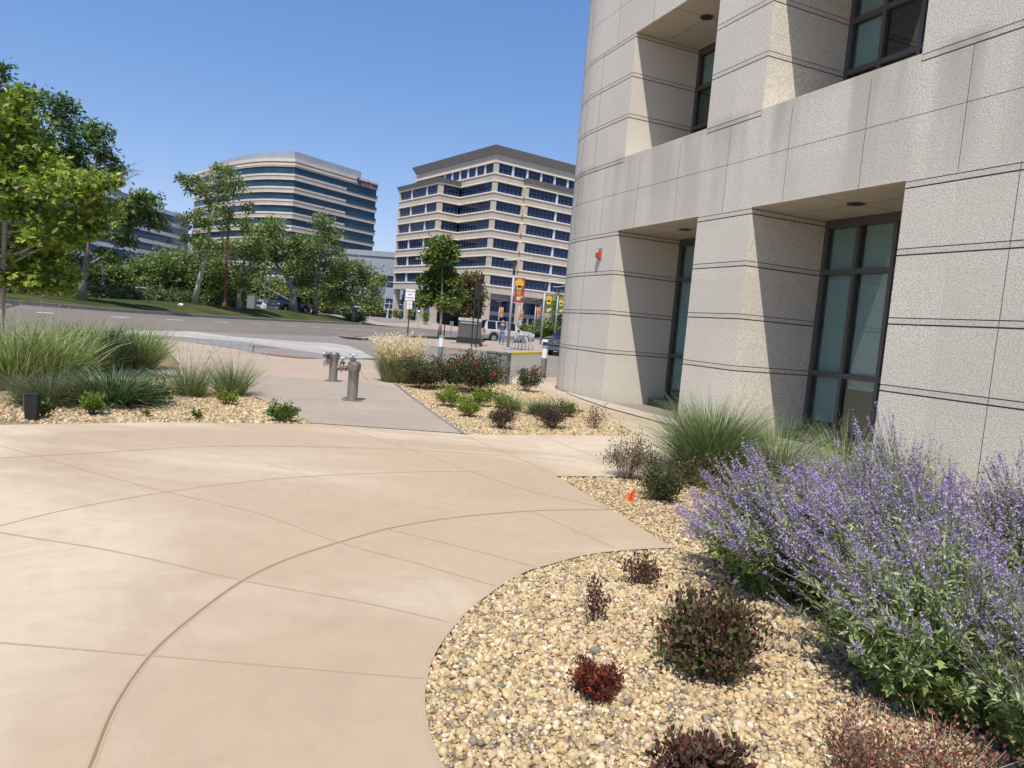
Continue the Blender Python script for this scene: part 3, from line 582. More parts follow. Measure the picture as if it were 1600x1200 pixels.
# infill between the pillars on the parapet line, ledges and windows
for (a_, b_) in OP:
    for z in (5.36, 9.75): inf = A(); inf.b2(a_+.001, b_-.001, .0, 1.5, z, z+.11, 0); inf.build('parapet', [M['granite']], gb)
    le = A(); le.b2(a_+.003, b_-.003, 1.25, 1.85, -.02, .13, 0); le.build('window_ledge', M['ledge'], gb)
def bay(a_, b_, z0, z1, T, gap=.13, drop=None, seed=0):
    f = A(); W = b_-a_; fy = 1.68
    f.b2(a_+.002, a_+.075, fy, fy+.12, z0, z1-.003); f.b2(b_-.075, b_-.002, fy, fy+.12, z0, z1-.003)
    f.b2(a_+.075, b_-.075, fy, fy+.12, z1-.15, z1-.003); f.b2(a_+.075, b_-.075, fy, fy+.12, z0, z0+.09)
    xs_ = [a_+.075]+[a_+W*k/4 for k in (1, 2, 3)]+[b_-.075]
    for x in xs_[1:4]: f.b2(x-.035, x+.035, fy-.012, fy+.11, z0+.09, z1-.15)
    zs = [z0+.09]+list(T)+[z1-.15]
    for t in T:
        for q in range(4): f.b2(xs_[q]+(.035 if q else 0), xs_[q+1]-(.035 if q < 3 else 0), fy-.005, fy+.11, t-.045, t+.045)
    wf = f.build('window', M['frame'], gb)
    for q in range(4):
        x0, x1 = xs_[q]+(.035 if q else 0), xs_[q+1]-(.035 if q < 3 else 0)
        for r in range(len(zs)-1):
            p = A(); za = zs[r]+(.045 if r else 0); zb = zs[r+1]-(.045 if r < len(zs)-2 else 0); p.b2(x0, x1, fy+.05, fy+.06, za, zb); p.build('pane', M['glass'], wf)
        b = A(); zb_ = z0+.28 if drop is None else drop[q]; b.b2(x0+.03, x1-.05, fy+.125, fy+.13, zb_, z1-.12); b.b2(x0+.03, x1-.05, fy+.12, fy+.14, zb_-.03, zb_); b.build('blind', M['blind'], wf)
for i, (a_, b_) in enumerate(OP):
    bay(a_, b_, .13, 3.86, [1.16, 2.94], drop=[.35, .98, .40, .5] if i == 1 else None); bay(a_, b_, 5.47, 8.15, [6.38, 7.25], drop=[6.5, 7.6, 6.0, 6.2] if i == 1 else [7.4, 6.1, 6.3, 7]); bay(a_, b_, 9.86, 12.5, [10.8, 11.6])
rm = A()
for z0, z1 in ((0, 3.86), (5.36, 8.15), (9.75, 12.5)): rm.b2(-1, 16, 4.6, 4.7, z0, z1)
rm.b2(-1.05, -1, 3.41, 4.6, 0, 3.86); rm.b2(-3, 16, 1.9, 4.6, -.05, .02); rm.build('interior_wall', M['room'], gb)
# fire alarm horn on the first pillar
fa = thing('fire_alarm', 'small red fire alarm strobe on a grey back plate, high on the rounded granite pillar', 'fire alarm', (*fac(-.69, 0), 3.38), math.atan2(-.91942, .39327))
a = A(); a.box((0, -.008, .0), (.16, .014, .27)); a.build('back_plate', M['galv'], fa)
a = A(); a.box((.0, -.052, -.02), (.125, .075, .16)); a.box((0, -.095, -.03), (.09, .012, .10)); a.build('body', M['red'], fa)
a = A(); a.box((0, -.10, .035), (.07, .02, .035)); a.build('strobe', M['lens'], fa)
# ================================================================== TAN OFFICE BUILDING
tb = thing('office_building', 'beige eight storey office block with dark blue window bands and a sloped grey roof edge', 'building', (-7.3, 154, 0), R_(35.9))
# local x: along the right facade, local y: along the left facade; outside is -x / -y
wall = A(); led = A(); win = []
Zt = [35.7-3.95*k for k in range(7)]; WH = 2.1
def blk(x0, x1, y0, y1, rows, ztop, zbot=8.1, pier=.9, inset=.35):
    z = ztop
    for zt in rows:
        wall.b2(x0, x1, y0, y1, zt, z, 0); z = zt-WH
        led.b2(x0-.12, x1, y0-.12, y0-.003, zt+.02, zt+.27); led.b2(x0-.12, x0-.003, y0+.0, y1, zt+.02, zt+.27)
        led.b2(x0-.15, x1, y0-.15, y0-.003, zt-WH-.28, zt-WH-.02); led.b2(x0-.15, x0-.003, y0+.0, y1, zt-WH-.28, zt-WH-.02)
        wall.b2(x0+1.2, x1-.5, y0+1.2, y1-.5, zt-WH, zt, 1)
        if x0 == 8.0: wall.b2(7.55, 8.0, -.6, .5, zt-WH, zt, 0)
        wall.b2(x0, x0+pier, y0, y0+pier, zt-WH, zt, 0); wall.b2(x0, x0+.5, y1-.5, y1, zt-WH, zt, 0)
    wall.b2(x0, x1, y0, y1, zbot, z, 0)
blk(0, 40, 0, 36, Zt, 37.3)                     # main block
blk(8.0, 40, -1.0, -.004, Zt[1:], 32.6, pier=.55)
blk(-5.4, -.004, 13.8, 34, Zt[1:], 32.0, pier=1.0)
wall.build('wall', [M['tan'], M['dark']], tb); led.build('ledge', M['cream'], tb)
def glazing(p0, p1, z0, z1, posts, step=1.15, tr=.62, mats_=None, name='window', par=None, nrm=None):
    """one window band: glass, thin pale mullions, white posts"""
    p0 = np.array(p0, float); p1 = np.array(p1, float); L = np.linalg.norm(p1-p0); t = (p1-p0)/L; nr = np.array([t[1], -t[0]]) if nrm is None else np.array(nrm); ang = math.atan2(t[1], t[0])
    g_ = A(); c = (p0+p1)/2; g_.box((c[0], c[1], (z0+z1)/2), (L, .06, z1-z0), 0, rz=ang)
    k = max(2, int(round(L/step)))
    for i in range(k+1):
        q = p0+t*L*i/k+nr*.06; g_.box((q[0], q[1], (z0+z1)/2), (.07, .05, z1-z0), 1, rz=ang)
    q = c+nr*.055; g_.box((q[0], q[1], z0+(z1-z0)*tr), (L, .045, .06), 1, rz=ang)
    for f in posts:
        q = p0+t*L*f+nr*.16; g_.box((q[0], q[1], (z0+z1)/2), (.5, .24, z1-z0), 2, rz=ang)
    return g_.build(name, mats_ or [M['navy_glass'], M['mullion'], M['white_m']], par or tb)
for i, zt in enumerate(Zt):
    z0, z1 = zt-WH+.002, zt-.002
    if i == 0:
        glazing((.9, .45), (40, .45), z0, z1, [.0985*k for k in range(1, 10)], step=1.3); glazing((.45, 36), (.45, .9), z0, z1, [.1*k for k in range(4, 10)])
    else:
        glazing((.9, .45), (7.7, .45), z0, z1, []); glazing((.45, 13.8), (.45, .9), z0, z1, [])
        glazing((8.55, -.6), (16.6, -.6), z0, z1, [1.0]); glazing((16.6, -.6), (40, -.6), z0, z1, [.33, .66])
        glazing((-4.4, 14.2), (-.2, 14.2), z0, z1, []); glazing((-4.95, 34), (-4.95, 14.8), z0, z1, [.33, .72])
r = A()
def eave(x0, x1, y0, y1, z0, z1, o, sideL=True):
    V = [(x0-.1, y0-.1, z0), (x1, y0-.1, z0), (x1, y1+.1, z0), (x0-.1, y1+.1, z0), (x0-o, y0-o, z1), (x1, y0-o, z1), (x1, y1+o, z1), (x0-o, y1+o, z1)]
    r.add(V, [(0, 3, 2, 1), (4, 5, 6, 7), (0, 1, 5, 4), (1, 2, 6, 5), (2, 3, 7, 6), (3, 0, 4, 7)])
eave(0, 40, 0, 36, 37.3, 39.0, 1.0); eave(8, 40, -1.0, -.2, 32.6, 33.5, .6); eave(-5.4, -.2, 13.8, 34, 32.0, 33.0, .6); r.build('roof', M['roofgrey'], tb)
# ground storeys: columns, recessed blue-grey glazing
for (x, y) in [(0, 0), (8.3, -.7), (16.5, -.7), (25, -.7), (0, 7), (-5, 14.2), (-5, 20.5), (-5, 27), (-5, 33.4)]:
    c = A(); c.box((x+.75, y+.55, 4.0), (1.5, 1.1, 8.2), taper=.85); c.box((x+.75, y+.55, .4), (1.8, 1.4, .8)); c.build('column', M['tan'], tb)
bs = A(); bs.b2(3, 39, 3, 35, 6.9, 8.08, 0); bs.b2(3, 39, 3, 35, 3.4, 4.3, 0); bs.b2(3.3, 39, 3.3, 35, 0, 6.9, 1); bs.b2(-3, 3, 17, 33, 3.2, 8.08, 0); bs.b2(-2.7, 3, 17.3, 33, 0, 3.2, 1); bs.build('base', [M['blue_m'], M['dark']], tb)
glazing((3.2, 3.1), (39, 3.1), 4.3, 6.9, [.2, .4, .6, .8], step=1.6); glazing((3.1, 30), (3.1, 3.2), 4.3, 6.9, [.5], step=1.6); glazing((-3.15, 33), (-3.15, 17.1), 4.6, 6.8, [.5], step=1.6); glazing((3.2, 3.05), (39, 3.05), .2, 3.3, [.3, .7], step=2.4)
en = A()
for k in range(6): en.b2(-6.0+k*1.9, -5.85+k*1.9, 34.8, 34.95, 0, 3.3)
en.build('entrance_frame', M['white_m'], tb)
# ================================================================== GREY LOW BUILDING between the towers
p = at(581, 408, 190); q = at(613, 412, 180)
lb = thing('low_building', 'low blue-grey metal clad building standing between the striped tower and the beige block', 'building', (-42, 196, 0), R_(-8))
a = A(); a.b2(-12, 16, 0, 20, 12.2, 17.2, 0); a.b2(-11.8, 15.8, .3, 20, 9.0, 12.2, 1); a.b2(-12, 16, 0, 20, 6.0, 9.0, 0); a.b2(-11.8, 15.8, .3, 20, 3.2, 6, 1); a.b2(-12, 16, 0, 20, 2.6, 3.2, 0); a.b2(-11, 15, 1.5, 20, 0, 2.6, 1); a.build('wall', [M['blue_m'], M['navy_glass']], lb)
a = A(); a.b2(-12.3, 16.3, -.3, 20.3, 17.2, 18.6); a.build('roof', M['tw_roof'], lb)
for k in range(9):
    a = A(); x = -11+k*3.3; a.b2(x, x+.14, -.02, .2, 3.2, 6.0); a.b2(x, x+.14, -.02, .2, 9, 12.2); a.b2(x, x+2.9, .0, .2, 10.5, 10.6); a.b2(x, x+2.9, .0, .2, 4.6, 4.7); a.build('window_frame', M['white_m'], lb)
for k in range(5):
    a = A(); a.box((-8+k*5, -1.5, 1.6), (.35, .35, 3.2)); a.build('column', M['white_m'], lb)
a = A(); a.b2(-10, 14, -2.4, 1.5, 3.0, 3.2); a.build('canopy', M['white_m'], lb)
# ================================================================== CURVED STRIPED TOWER
tw = thing('office_tower', 'tall office tower with a curved left side, cream and brown stripes between blue glass bands', 'building', (-75.7, 234, 0), 0)
tx = np.array([math.sin(R_(34)), math.cos(R_(34))])
RF = [tx*0, tx*22, tx*37]
cl = np.array([(0, 0), (-11.2, 3.4), (-24.3, 12.8), (-39, 27.6), (-51.5, 41.5)])
T = np.linspace(0, 4, 33); CL = []
for s_ in T:
    i = min(int(s_), 3); f = s_-i; p0, p1, p2, p3 = (cl[max(i-1, 0)] if i else 2*cl[0]-cl[1]+np.array([0, .8])), cl[i], cl[i+1], (cl[i+2] if i < 3 else 2*cl[4]-cl[3])
    CL.append(.5*((2*p1)+(-p0+p2)*f+(2*p0-5*p1+4*p2-p3)*f*f+(-p0+3*p1-3*p2+p3)*f**3))
FOOT = [tuple(RF[2])]+[tuple(RF[2]+(-20, 12)), (-26, 66), (-48, 52)]+[tuple(v) for v in CL[::-1]]
FOOT = ccw(FOOT)
def twall(z0, z1, out, m, acc): acc.prism(offs(FOOT, -out), z0, z1, m)
a = A(); gl = A()
top = 49.2; twall(48.2, top, .10, 0, a); twall(47.75, 48.2, -.12, 1, a); twall(47.0, 47.75, .10, 0, a); twall(46.55, 47.0, .03, 2, a)
for k in range(11):
    zt = 46.5-4.1*k; twall(zt-2.15, zt, -.25, 0, gl)
    zb = zt-2.15; twall(zb-.62, zb, .14, 0, a); twall(zb-.85, zb-.62, -.12, 1, a); twall(zb-1.45, zb-.85, .08, 2, a); twall(zb-1.95, zb-1.45, .14, 0, a)
a.build('wall', [M['tw_cream'], M['tw_brown'], panelmat('tower_beige', (.45, .38, .33))], tw); gl.build('window_band', M['teal_far'], tw)
# mullions on the right facade and the blank glass that replaces the upper half of each stripe at the far end
nr = np.array([tx[1], -tx[0]])
e_ = A()
for k in range(10):
    zb = 46.5-4.1*k-2.15; c = tx*29.6+nr*.17; e_.box((c[0], c[1], zb-.32), (14.9, .12, .66), 0, rz=math.atan2(tx[1], tx[0]))
e_.build('window_band', M['teal_far'], tw)
pt = A(); PF = [tuple(np.array(tx)*30+(-1.5, 2)), tuple(np.array(tx)*30+(-16, 12)), (-36, 48)]+[tuple(np.array(v)+(1.6, 2.6)) for v in CL[4:30][::-1]]+[(-1.0, 1.8)]
pt.prism(ccw([tuple(np.array(p)) for p in PF]), top, 51.9); pt.build('penthouse', M['tw_roof'], tw)
M['sign_blue'] = mat('dark_blue_letters', (.01, .02, .07), .5)
sc_ = tx*31.6+nr*.45; text('Spectrum', tw, (sc_[0], sc_[1], 47.9), 2.6, 'sign_blue', rot=(math.pi/2, 0, math.atan2(tx[1], tx[0])), name='sign', ext=.15, bold=.02)
# ================================================================== LEFT STRIPED BUILDING
l2 = thing('office_building', 'long blue glass office building with thin white stripes, behind the trees on the left', 'building', (-132, 280, 0), R_(-3))
a = A(); gl = A()
for k in range(9):
    zt = 31.8-4*k; gl.b2(-30, -.3, -66, 3, zt-2.5, zt); a.b2(-30, 0, -66, 3.2, zt, zt+1.5, 0)
    a.b2(-.001, .15, -66, 3.3, zt+.05, zt+1.3, 1)
a.build('wall', [M['tw_roof'], mat('pale_stripe', (.82, .84, .86), .7)], l2); gl.build('window_band', M['blue_far'], l2)
a = A(); a.b2(-28, -4, -64, -13, 33.3, 35.6); a.build('penthouse', M['tw_roof'], l2)
a = A(); a.b2(.3, 3, -40, -4, 9.2, 11.6); a.build('canopy', M['tw_cream'], l2)
p = at(17, 146, 150)
l3 = thing('office_building', 'beige building of which only a corner shows between the leaves at the far upper left', 'building', (float(p[0]), 150, 0), R_(20))
a = A(); a.b2(-30, 0, 0, 20, 0, p[2], 0)
for k in range(8): a.b2(-29, .04, -.04, 19, 3+4.4*k, 5.3+4.4*k, 1)
a.build('wall', [M['tan'], M['navy_glass']], l3); a = A(); a.b2(-30.4, .4, -.4, 20, p[2], p[2]+.8); a.build('roof', M['cream'], l3)
# ================================================================== SMALL THINGS
def pole_lamp(px, D, hgt, label, banner=None, py=545, side=1, rz=0., r=.09, group='banner lamp posts along the far walk', base_z=None):
    p = spot(px, D, py); p[2] += (.11 if D < 60 else .02); t = thing('street_lamp', label, 'street lamp', p, rz, group)
    a = A(); a.lathe([(.26, 0), (.26, .05), (.17, .12), (.12, .12)], (0, 0, 0), 16); a.build('base', M['galv'], t)
    a = A(); a.tube([(0, 0, .1), (0, 0, hgt-.75)], [r, r*.8], 12); a.build('pole', M['galv'], t, smooth=True)
    a = A(); a.lathe([(r*.85, hgt-.78), (r*.9, hgt-.4), (r*1.6, hgt-.02), (r*1.9, hgt)], (0, 0, 0), 12); a.build('lamp_neck', M['frame'], t, smooth=True)
    a = A(); prof = [(-.62, .02), (-.5, .06), (-.2, .05), (0, .09), (.35, .19), (.75, .25), (.95, .25)]
    V = []
    for x, z in prof: V += [(x, -.17, hgt+z), (x, .17, hgt+z), (x, .17, hgt+z+.045), (x, -.17, hgt+z+.045)]
    F = [(i*4+j, i*4+(j+1) % 4, i*4+4+(j+1) % 4, i*4+4+j) for i in range(len(prof)-1) for j in range(4)]+[(3, 2, 1, 0), tuple(len(V)-4+j for j in range(4))]
    a.add(V, F); a.build('lamp_head', M['galv_light'] if D < 80 else M['galv'], t)
    if banner:
        z1, hb, wb, bc, kind = banner; a = A(); x0 = side*(r+.03); a.b2(min(x0, x0+side*wb), max(x0, x0+side*wb), -.006, .006, z1-hb, z1); b = a.build('banner', bc, t)
        a = A(); 
        for z in (z1+.02, z1-hb-.02): a.tube([(0, 0, z), (side*(wb+.15), 0, z)], .012, 6)
        a.build('banner_arm', M['white_m'], t)
        cxn = x0+side*wb*.45; f = [('bloom', (.62, .36, .03), .27*wb/.6, z1-hb*.22), ('leaf', (.34, .36, .14), .20*wb/.6, z1-hb*.42), ('maple_leaf', (.60, .18, .03), .22*wb/.6, z1-hb*.60), ('flower', (.55, .50, .42), .18*wb/.6, z1-hb*.82)]
        if kind == 2: f[1] = ('leaf', (.55, .65, .10), .2*wb/.6, z1-hb*.40); f[2] = ('maple_leaf', (.22, .05, .03), .17*wb/.6, z1-hb*.57)
        for nm, c_, s_, z in f:
            key = 'bn_'+nm+str(kind)
            if key not in M: M[key] = mat(key, c_, .7)
            g_ = A(); n_ = 14; rr = [s_*(1 if (i % 2 == 0 or nm == 'bloom') else (.75 if nm == 'leaf' else .5)) for i in range(n_)]; g_.add([(cxn+rr[i]*math.cos(6.283*i/n_), -.0085, z+rr[i]*math.sin(6.283*i/n_)) for i in range(n_)], [tuple(range(n_))]); g_.build('printed_'+nm, M[key], b)
        g_ = A(); g_.b2(cxn+.05*wb, cxn+.42*wb, -.0095, -.0088, z1-hb*.80, z1-hb*.71); g_.build('printed_label', M['bn_leaf%d' % kind], b)
    return t
MR = mat('maroon_banner', (.26, .045, .025), .7); GN = mat('olive_banner', (.10, .115, .03), .7); PK = mat('rose_banner', (.42, .10, .10), .7)
pole_lamp(793, 42, 5.15, 'nearest lamp post with a maroon leaf banner, beside the looped bike rack', (4.25, 1.46, .58, MR, 1), py=548)
pole_lamp(844, 60, 5.4, 'lamp post with an olive green banner, standing to the left of the navy car', (4.35, 1.6, .62, GN, 2), py=541)
pole_lamp(865, 76, 5.9, 'lamp post with an olive banner, partly hidden by the granite corner', (4.8, 1.6, .62, GN, 2), py=541)
pole_lamp(833, 92, 5.0, 'slim lamp post with a rust banner behind the front of the silver car', (4.1, 1.3, .55, MR, 1), py=530)
pole_lamp(808, 108, 5.5, 'far lamp post with a rust banner just right of the nearest lamp post', (3.9, 1.5, .6, MR, 1), py=525)
pole_lamp(777, 112, 5.0, 'far lamp post with a rose banner above the walking man', (4.2, 1.5, .55, PK, 1), py=525)
for px, lb_ in ((606, 'small white-topped lamp before the leftmost column of the beige block'), (629, 'small white-topped lamp left of the traffic light, before the beige block'), (650, 'small white-topped lamp right behind the traffic light')):
    pole_lamp(px, 140, 4.3, lb_, None, py=508, r=.07, group='white lamps before the beige block')
# bollards with lamps
def bollard(px, py, D, label):
    p = spot(px, D, py); t = thing('bollard_light', label, 'bollard', p, group='round bollard lights')
    a = A(); a.lathe([(.115, 0), (.115, .012), (.095, .012), (.095, .62)], n=24); a.build('post', M['steel'], t, smooth=True, angle=.6)
    a = A(); a.lathe([(.09, .62), (.09, .93)], n=24); a.build('lamp_lens', M['lens'], t, smooth=True, angle=.6)
    a = A(); a.lathe([(.098, .93), (.098, .985), (.07, 1.0), (.0, 1.003)], n=24); a.build('cap', M['galv'], t, smooth=True, angle=.6)
bollard(687, 570, 24.5, 'steel bollard light behind the red roses, left of the dark slab sign'); bollard(848, 590, 22.3, 'steel bollard light on the paving left of the granite corner')
# electrical cabinet behind the roses
p = spot(776, 18.6, 600); t = thing('utility_cabinet', 'grey metal utility cabinet standing behind the red rose bushes', 'cabinet', p, R_(-22))
a = A(); a.box((0, 0, .40), (.58, .30, .80)); a.box((0, 0, .82), (.62, .34, .035)); a.build('body', M['cabinet'], t); a = A(); a.box((.16, -.155, .38), (.02, .012, .12)); a.box((0, -.1525, .41), (.5, .004, .68)); a.build('door', M['cabinet'], t)
a = A(); a.box((.20, -.157, .42), (.05, .004, .03)); a.build('plate', M['white'], t)
# monument sign
p = spot(732, 45.5, 540); p[2] = .11; t = thing('monument_sign', 'dark grey stone slab sign with a white title strip, on the island pavement', 'sign', p, R_(-7))
a = A(); a.box((0, 0, .22), (1.56, .42, .44)); a.build('plinth', mat('dark_granite', (.018, .018, .02), .5), t)
a = A(); a.box((0, 0, .97), (1.44, .36, 1.06)); a.build('slab', mat('grey_granite', (.085, .085, .088), .5), t)
a = A(); a.box((0, 0, 1.585), (1.46, .38, .165)); a.build('title_strip', mat('pale_strip', (.55, .56, .56), .5), t)
text('PLAZA TOWER ONE', t, (0, -.193, 1.585), .135, 'letter'); text('6400 S. FIDDLERS GREEN CIR.', t, (0, -.183, 1.36), .088, 'white', bold=.001)
a = A(); a.box((0, -.182, 1.27), (1.36, .004, .02)); a.box((0, -.182, 1.22), (1.36, .004, .01)); a.build('rule', M['black'], t)
a = A(); a.box((0, 0, .03), (2.3, .9, .06)); a.build('footing', M['kerb'], t)
# twin post pylon
p = spot(739.5, 41.8, 546); p[2] = .11; t = thing('sign_pylon', 'tall black box on two slim square posts in front of the slab sign', 'sign', p, R_(8))
for x in (-.14, .14): a = A(); a.box((x, 0, 1.5), (.075, .075, 3.0)); a.build('post', M['black'], t)
a = A(); a.box((.0, 0, 3.28), (.37, .20, 1.02)); a.box((0, 0, 3.81), (.39, .22, .04)); a.build('box', M['black'], t)
p = spot(751, 43, 543); p[2] = .11; t = thing('valve_marker', 'tiny dark red valve cap on the pavement beside the slab sign', 'valve cap', p)
a = A(); a.lathe([(.05, 0), (.05, .05), (.12, .06), (.14, .12), (.10, .2), (.04, .24)], n=12); a.build('cap', mat('dark_red', (.16, .03, .02), .5), t); a = A(); a.box((0, 0, .01), (.3, .3, .02)); a.build('plate', M['kerb'], t)
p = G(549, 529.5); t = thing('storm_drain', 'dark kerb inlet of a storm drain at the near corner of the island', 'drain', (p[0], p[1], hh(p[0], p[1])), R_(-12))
a = A(); a.box((0, .25, .045), (1.5, .6, .13)); a.build('inlet_slab', M['kerb'], t); a = A(); a.box((0, -.0525, .045), (1.35, .004, .085)); a.box((0, -.75, .012), (.9, .45, .012)); a.box((.0, -.3, .010), (1.6, .35, .004)); a.build('inlet_shade', M['dark'], t)  # no hole: dark sheets on slab and road paint the inlet's shadow patch
# bike rack
p = spot(814.5, 43.6, 547); p[2] = .11; t = thing('bike_rack', 'galvanised bike rack of fanned metal hoops by the yellow kerb', 'bike rack', p)
for k in range(6):
    x = -.5+.2*k; q = (k-2.5)*.13; a = A(); P = [(x*1.15-.12, 0, 0), (x*.95-.10-q*.15, .05, .45), (x*.55-.08, .12, .85), (x*.5, .16, .95), (x*.55+.10, .22, .85), (x*.95+.12, .3, .45), (x*1.15+.14, .35, 0)]
    a.tube(P, .027, 7); a.build('hoop', M['galv_light'], t, smooth=True)
a = A(); a.box((0, .17, .02), (1.35, .06, .03)); a.build('base_rail', M['steel'], t)
# road signs
p = spot(636.3, 51.5, 527.5); p[2] = .11; t = thing('road_sign', 'white right lane turn sign over a small no parking plate on a black post', 'sign', p, R_(-4))
a = A(); a.box((0, .04, 1.7), (.075, .06, 3.4)); a.build('post', M['black'], t)
a = A(); a.box((0, 0, 3.02), (.70, .012, .80)); s1 = a.build('sign_plate', M['white'], t); a = A(); a.box((0, 0, 2.29), (.38, .012, .56)); s2 = a.build('sign_plate', M['white'], t)
for z, s_ in ((3.25, 'RIGHT LANE'), (3.02, 'MUST'), (2.79, 'TURN RIGHT')): text(s_, s1, (0, -.0085, z), .155, 'letter', xs=.72, bold=.003)
for z, s_ in ((2.47, 'NO'), (2.34, 'PARKING'), (2.22, 'ANY'), (2.11, 'TIME')): text(s_, s2, (0, -.0085, z), .10, 'redletter', xs=.72, bold=.002)
p = spot(704, 57, 528); p[2] = .11; t = thing('road_sign', 'small blank white plate on a thin pale post left of the slab sign', 'sign', p)
a = A(); a.box((0, .03, .6), (.05, .04, 1.25)); a.build('post', M['white_m'], t); a = A(); a.box((0, 0, 1.2), (.30, .012, .34)); a.build('sign_plate', M['white'], t)
p = spot(693.5, 55, 528); p[2] = .11; t = thing('post', 'thin black post between the young street tree and the slab sign', 'post', p)
a = A(); a.box((0, 0, .9), (.07, .07, 1.8)); a.box((0, 0, 1.82), (.10, .10, .04)); a.box((0, 0, .03), (.16, .16, .06)); t2 = a.build('post_body', M['black'], t)
p = spot(653, 104, 508); t = thing('traffic_light', 'traffic light showing green on a slim post before the beige block', 'traffic light', p)
a = A(); a.tube([(0, 0, 0), (0, 0, 2.2)], .06, 8); a.lathe([(.2, 0), (.2, .06)], n=10); a.build('post', M['galv'], t)
a = A(); a.box((0, 0, 2.75), (.42, .3, 1.15)); a.build('housing', M['black'], t)
for z, m_ in ((3.1, M['dark']), (2.75, M['dark']), (2.42, mat('green_lamp', (.1, .8, .6), .4, emit=(.25, 1, .75, 1.6)))): a = A(); a.lathe([(.14, 0), (.14, .02)], (0, -.18, z), 12, ax='y'); a.build('signal_lamp', m_, t)
p = spot(351, 64, 476); t = thing('light_pole', 'tall rust orange steel light pole on the grass verge', 'pole', p)
a = A(); a.box((0, 0, .22), (.32, .32, .44)); a.build('base', mat('rust_paint', (.30, .085, .045), .7), t); a = A(); a.tube([(-.05, 0, .4), (-.05, 0, 7)], .06, 8); a.tube([(.06, 0, .4), (.06, 0, 7)], .05, 8); a.build('pole', bpy.data.materials['rust_paint'], t)
a = A(); a.box((0, -.5, 7.0), (.3, 1.0, .14)); a.build('lamp_head', M['frame'], t)
for px, D, hgt, lb_ in ((159, 56, 3.2, 'slim grey green pole behind the hedge, right of the tall trunk'), (249, 60, 1.5, 'short dark green post at the hedge in front of the parked white van'), (413, 110, 6, 'slender dark signal pole behind the leaning tree'), (420, 118, 7, 'slender brown pole behind the dark pickup truck')):
    p = spot(px, D, 470); t = thing('pole', lb_, 'pole', p); a = A(); a.tube([(0, 0, 0), (0, 0, hgt)], .045 if D < 100 else .1, 8); a.lathe([(.11, 0), (.11, .05)], n=10); a.build('shaft', M['galv'] if D < 100 else M['frame'], t); a = A(); a.lathe([(.07, hgt), (.07, hgt+.06), (.02, hgt+.1)], n=10); a.build('cap', M['frame'], t)
p = at(393, 482, 62); t = thing('utility_cabinet', 'grey green utility box on the grass verge under the trees', 'cabinet', p); a = A(); a.box((0, 0, .58), (.66, .5, 1.16)); a.box((0, 0, 1.18), (.72, .56, .05)); a.build('body', M['cabinet'], t); a = A(); a.box((0, -.255, .58), (.5, .01, .9)); a.build('door', M['cabinet'], t)
p = spot(282, 56, 474); t = thing('bag', 'crumpled white bag lying on the grass before the hedge', 'bag', p); a = A(); rs = np.random.default_rng(3); a.add(IV2*(1+rs.normal(0, .15, (42, 1)))*[.2, .15, .14]+[0, 0, .12], IF2); a.build('bag_body', M['white'], t)
# path light (black box) in the left bed
p = G(38, 657); t = thing('flood_light', 'small black box spotlight standing in the gravel at the left edge', 'light', (p[0]+.02, p[1]+.1, -.02), R_(18))
a = A(); a.box((0, 0, .16), (.115, .12, .29), taper=1.12); a.box((0, .0, .312), (.135, .14, .015)); a.build('housing', M['black'], t); a = A(); a.box((-.072, .02, .2), (.03, .10, .2)); a.build('bracket', M['frame'], t)
# orange marker flag
p = G(986, 800); t = thing('marker_flag', 'small orange utility marker flag stuck in the gravel by the paving', 'flag', (p[0], p[1], -.02))
a = A(); a.tube([(0, 0, 0), (.012, 0, .24)], .0018, 5); a.build('wire', M['steel'], t)
a = A(); V = [];
for i in range(6):
    s_ = i/5; V += [(.012-s_*.075, .012*math.sin(s_*7), .10+s_*.028-.0), (.012-s_*.070+.012, .014*math.sin(s_*7+.4), .235-s_*.075)]
a.add(V, [(2*i, 2*i+2, 2*i+3, 2*i+1) for i in range(5)]); a.build('flag_sheet', M['orange'], t)
p = G(996, 806); 
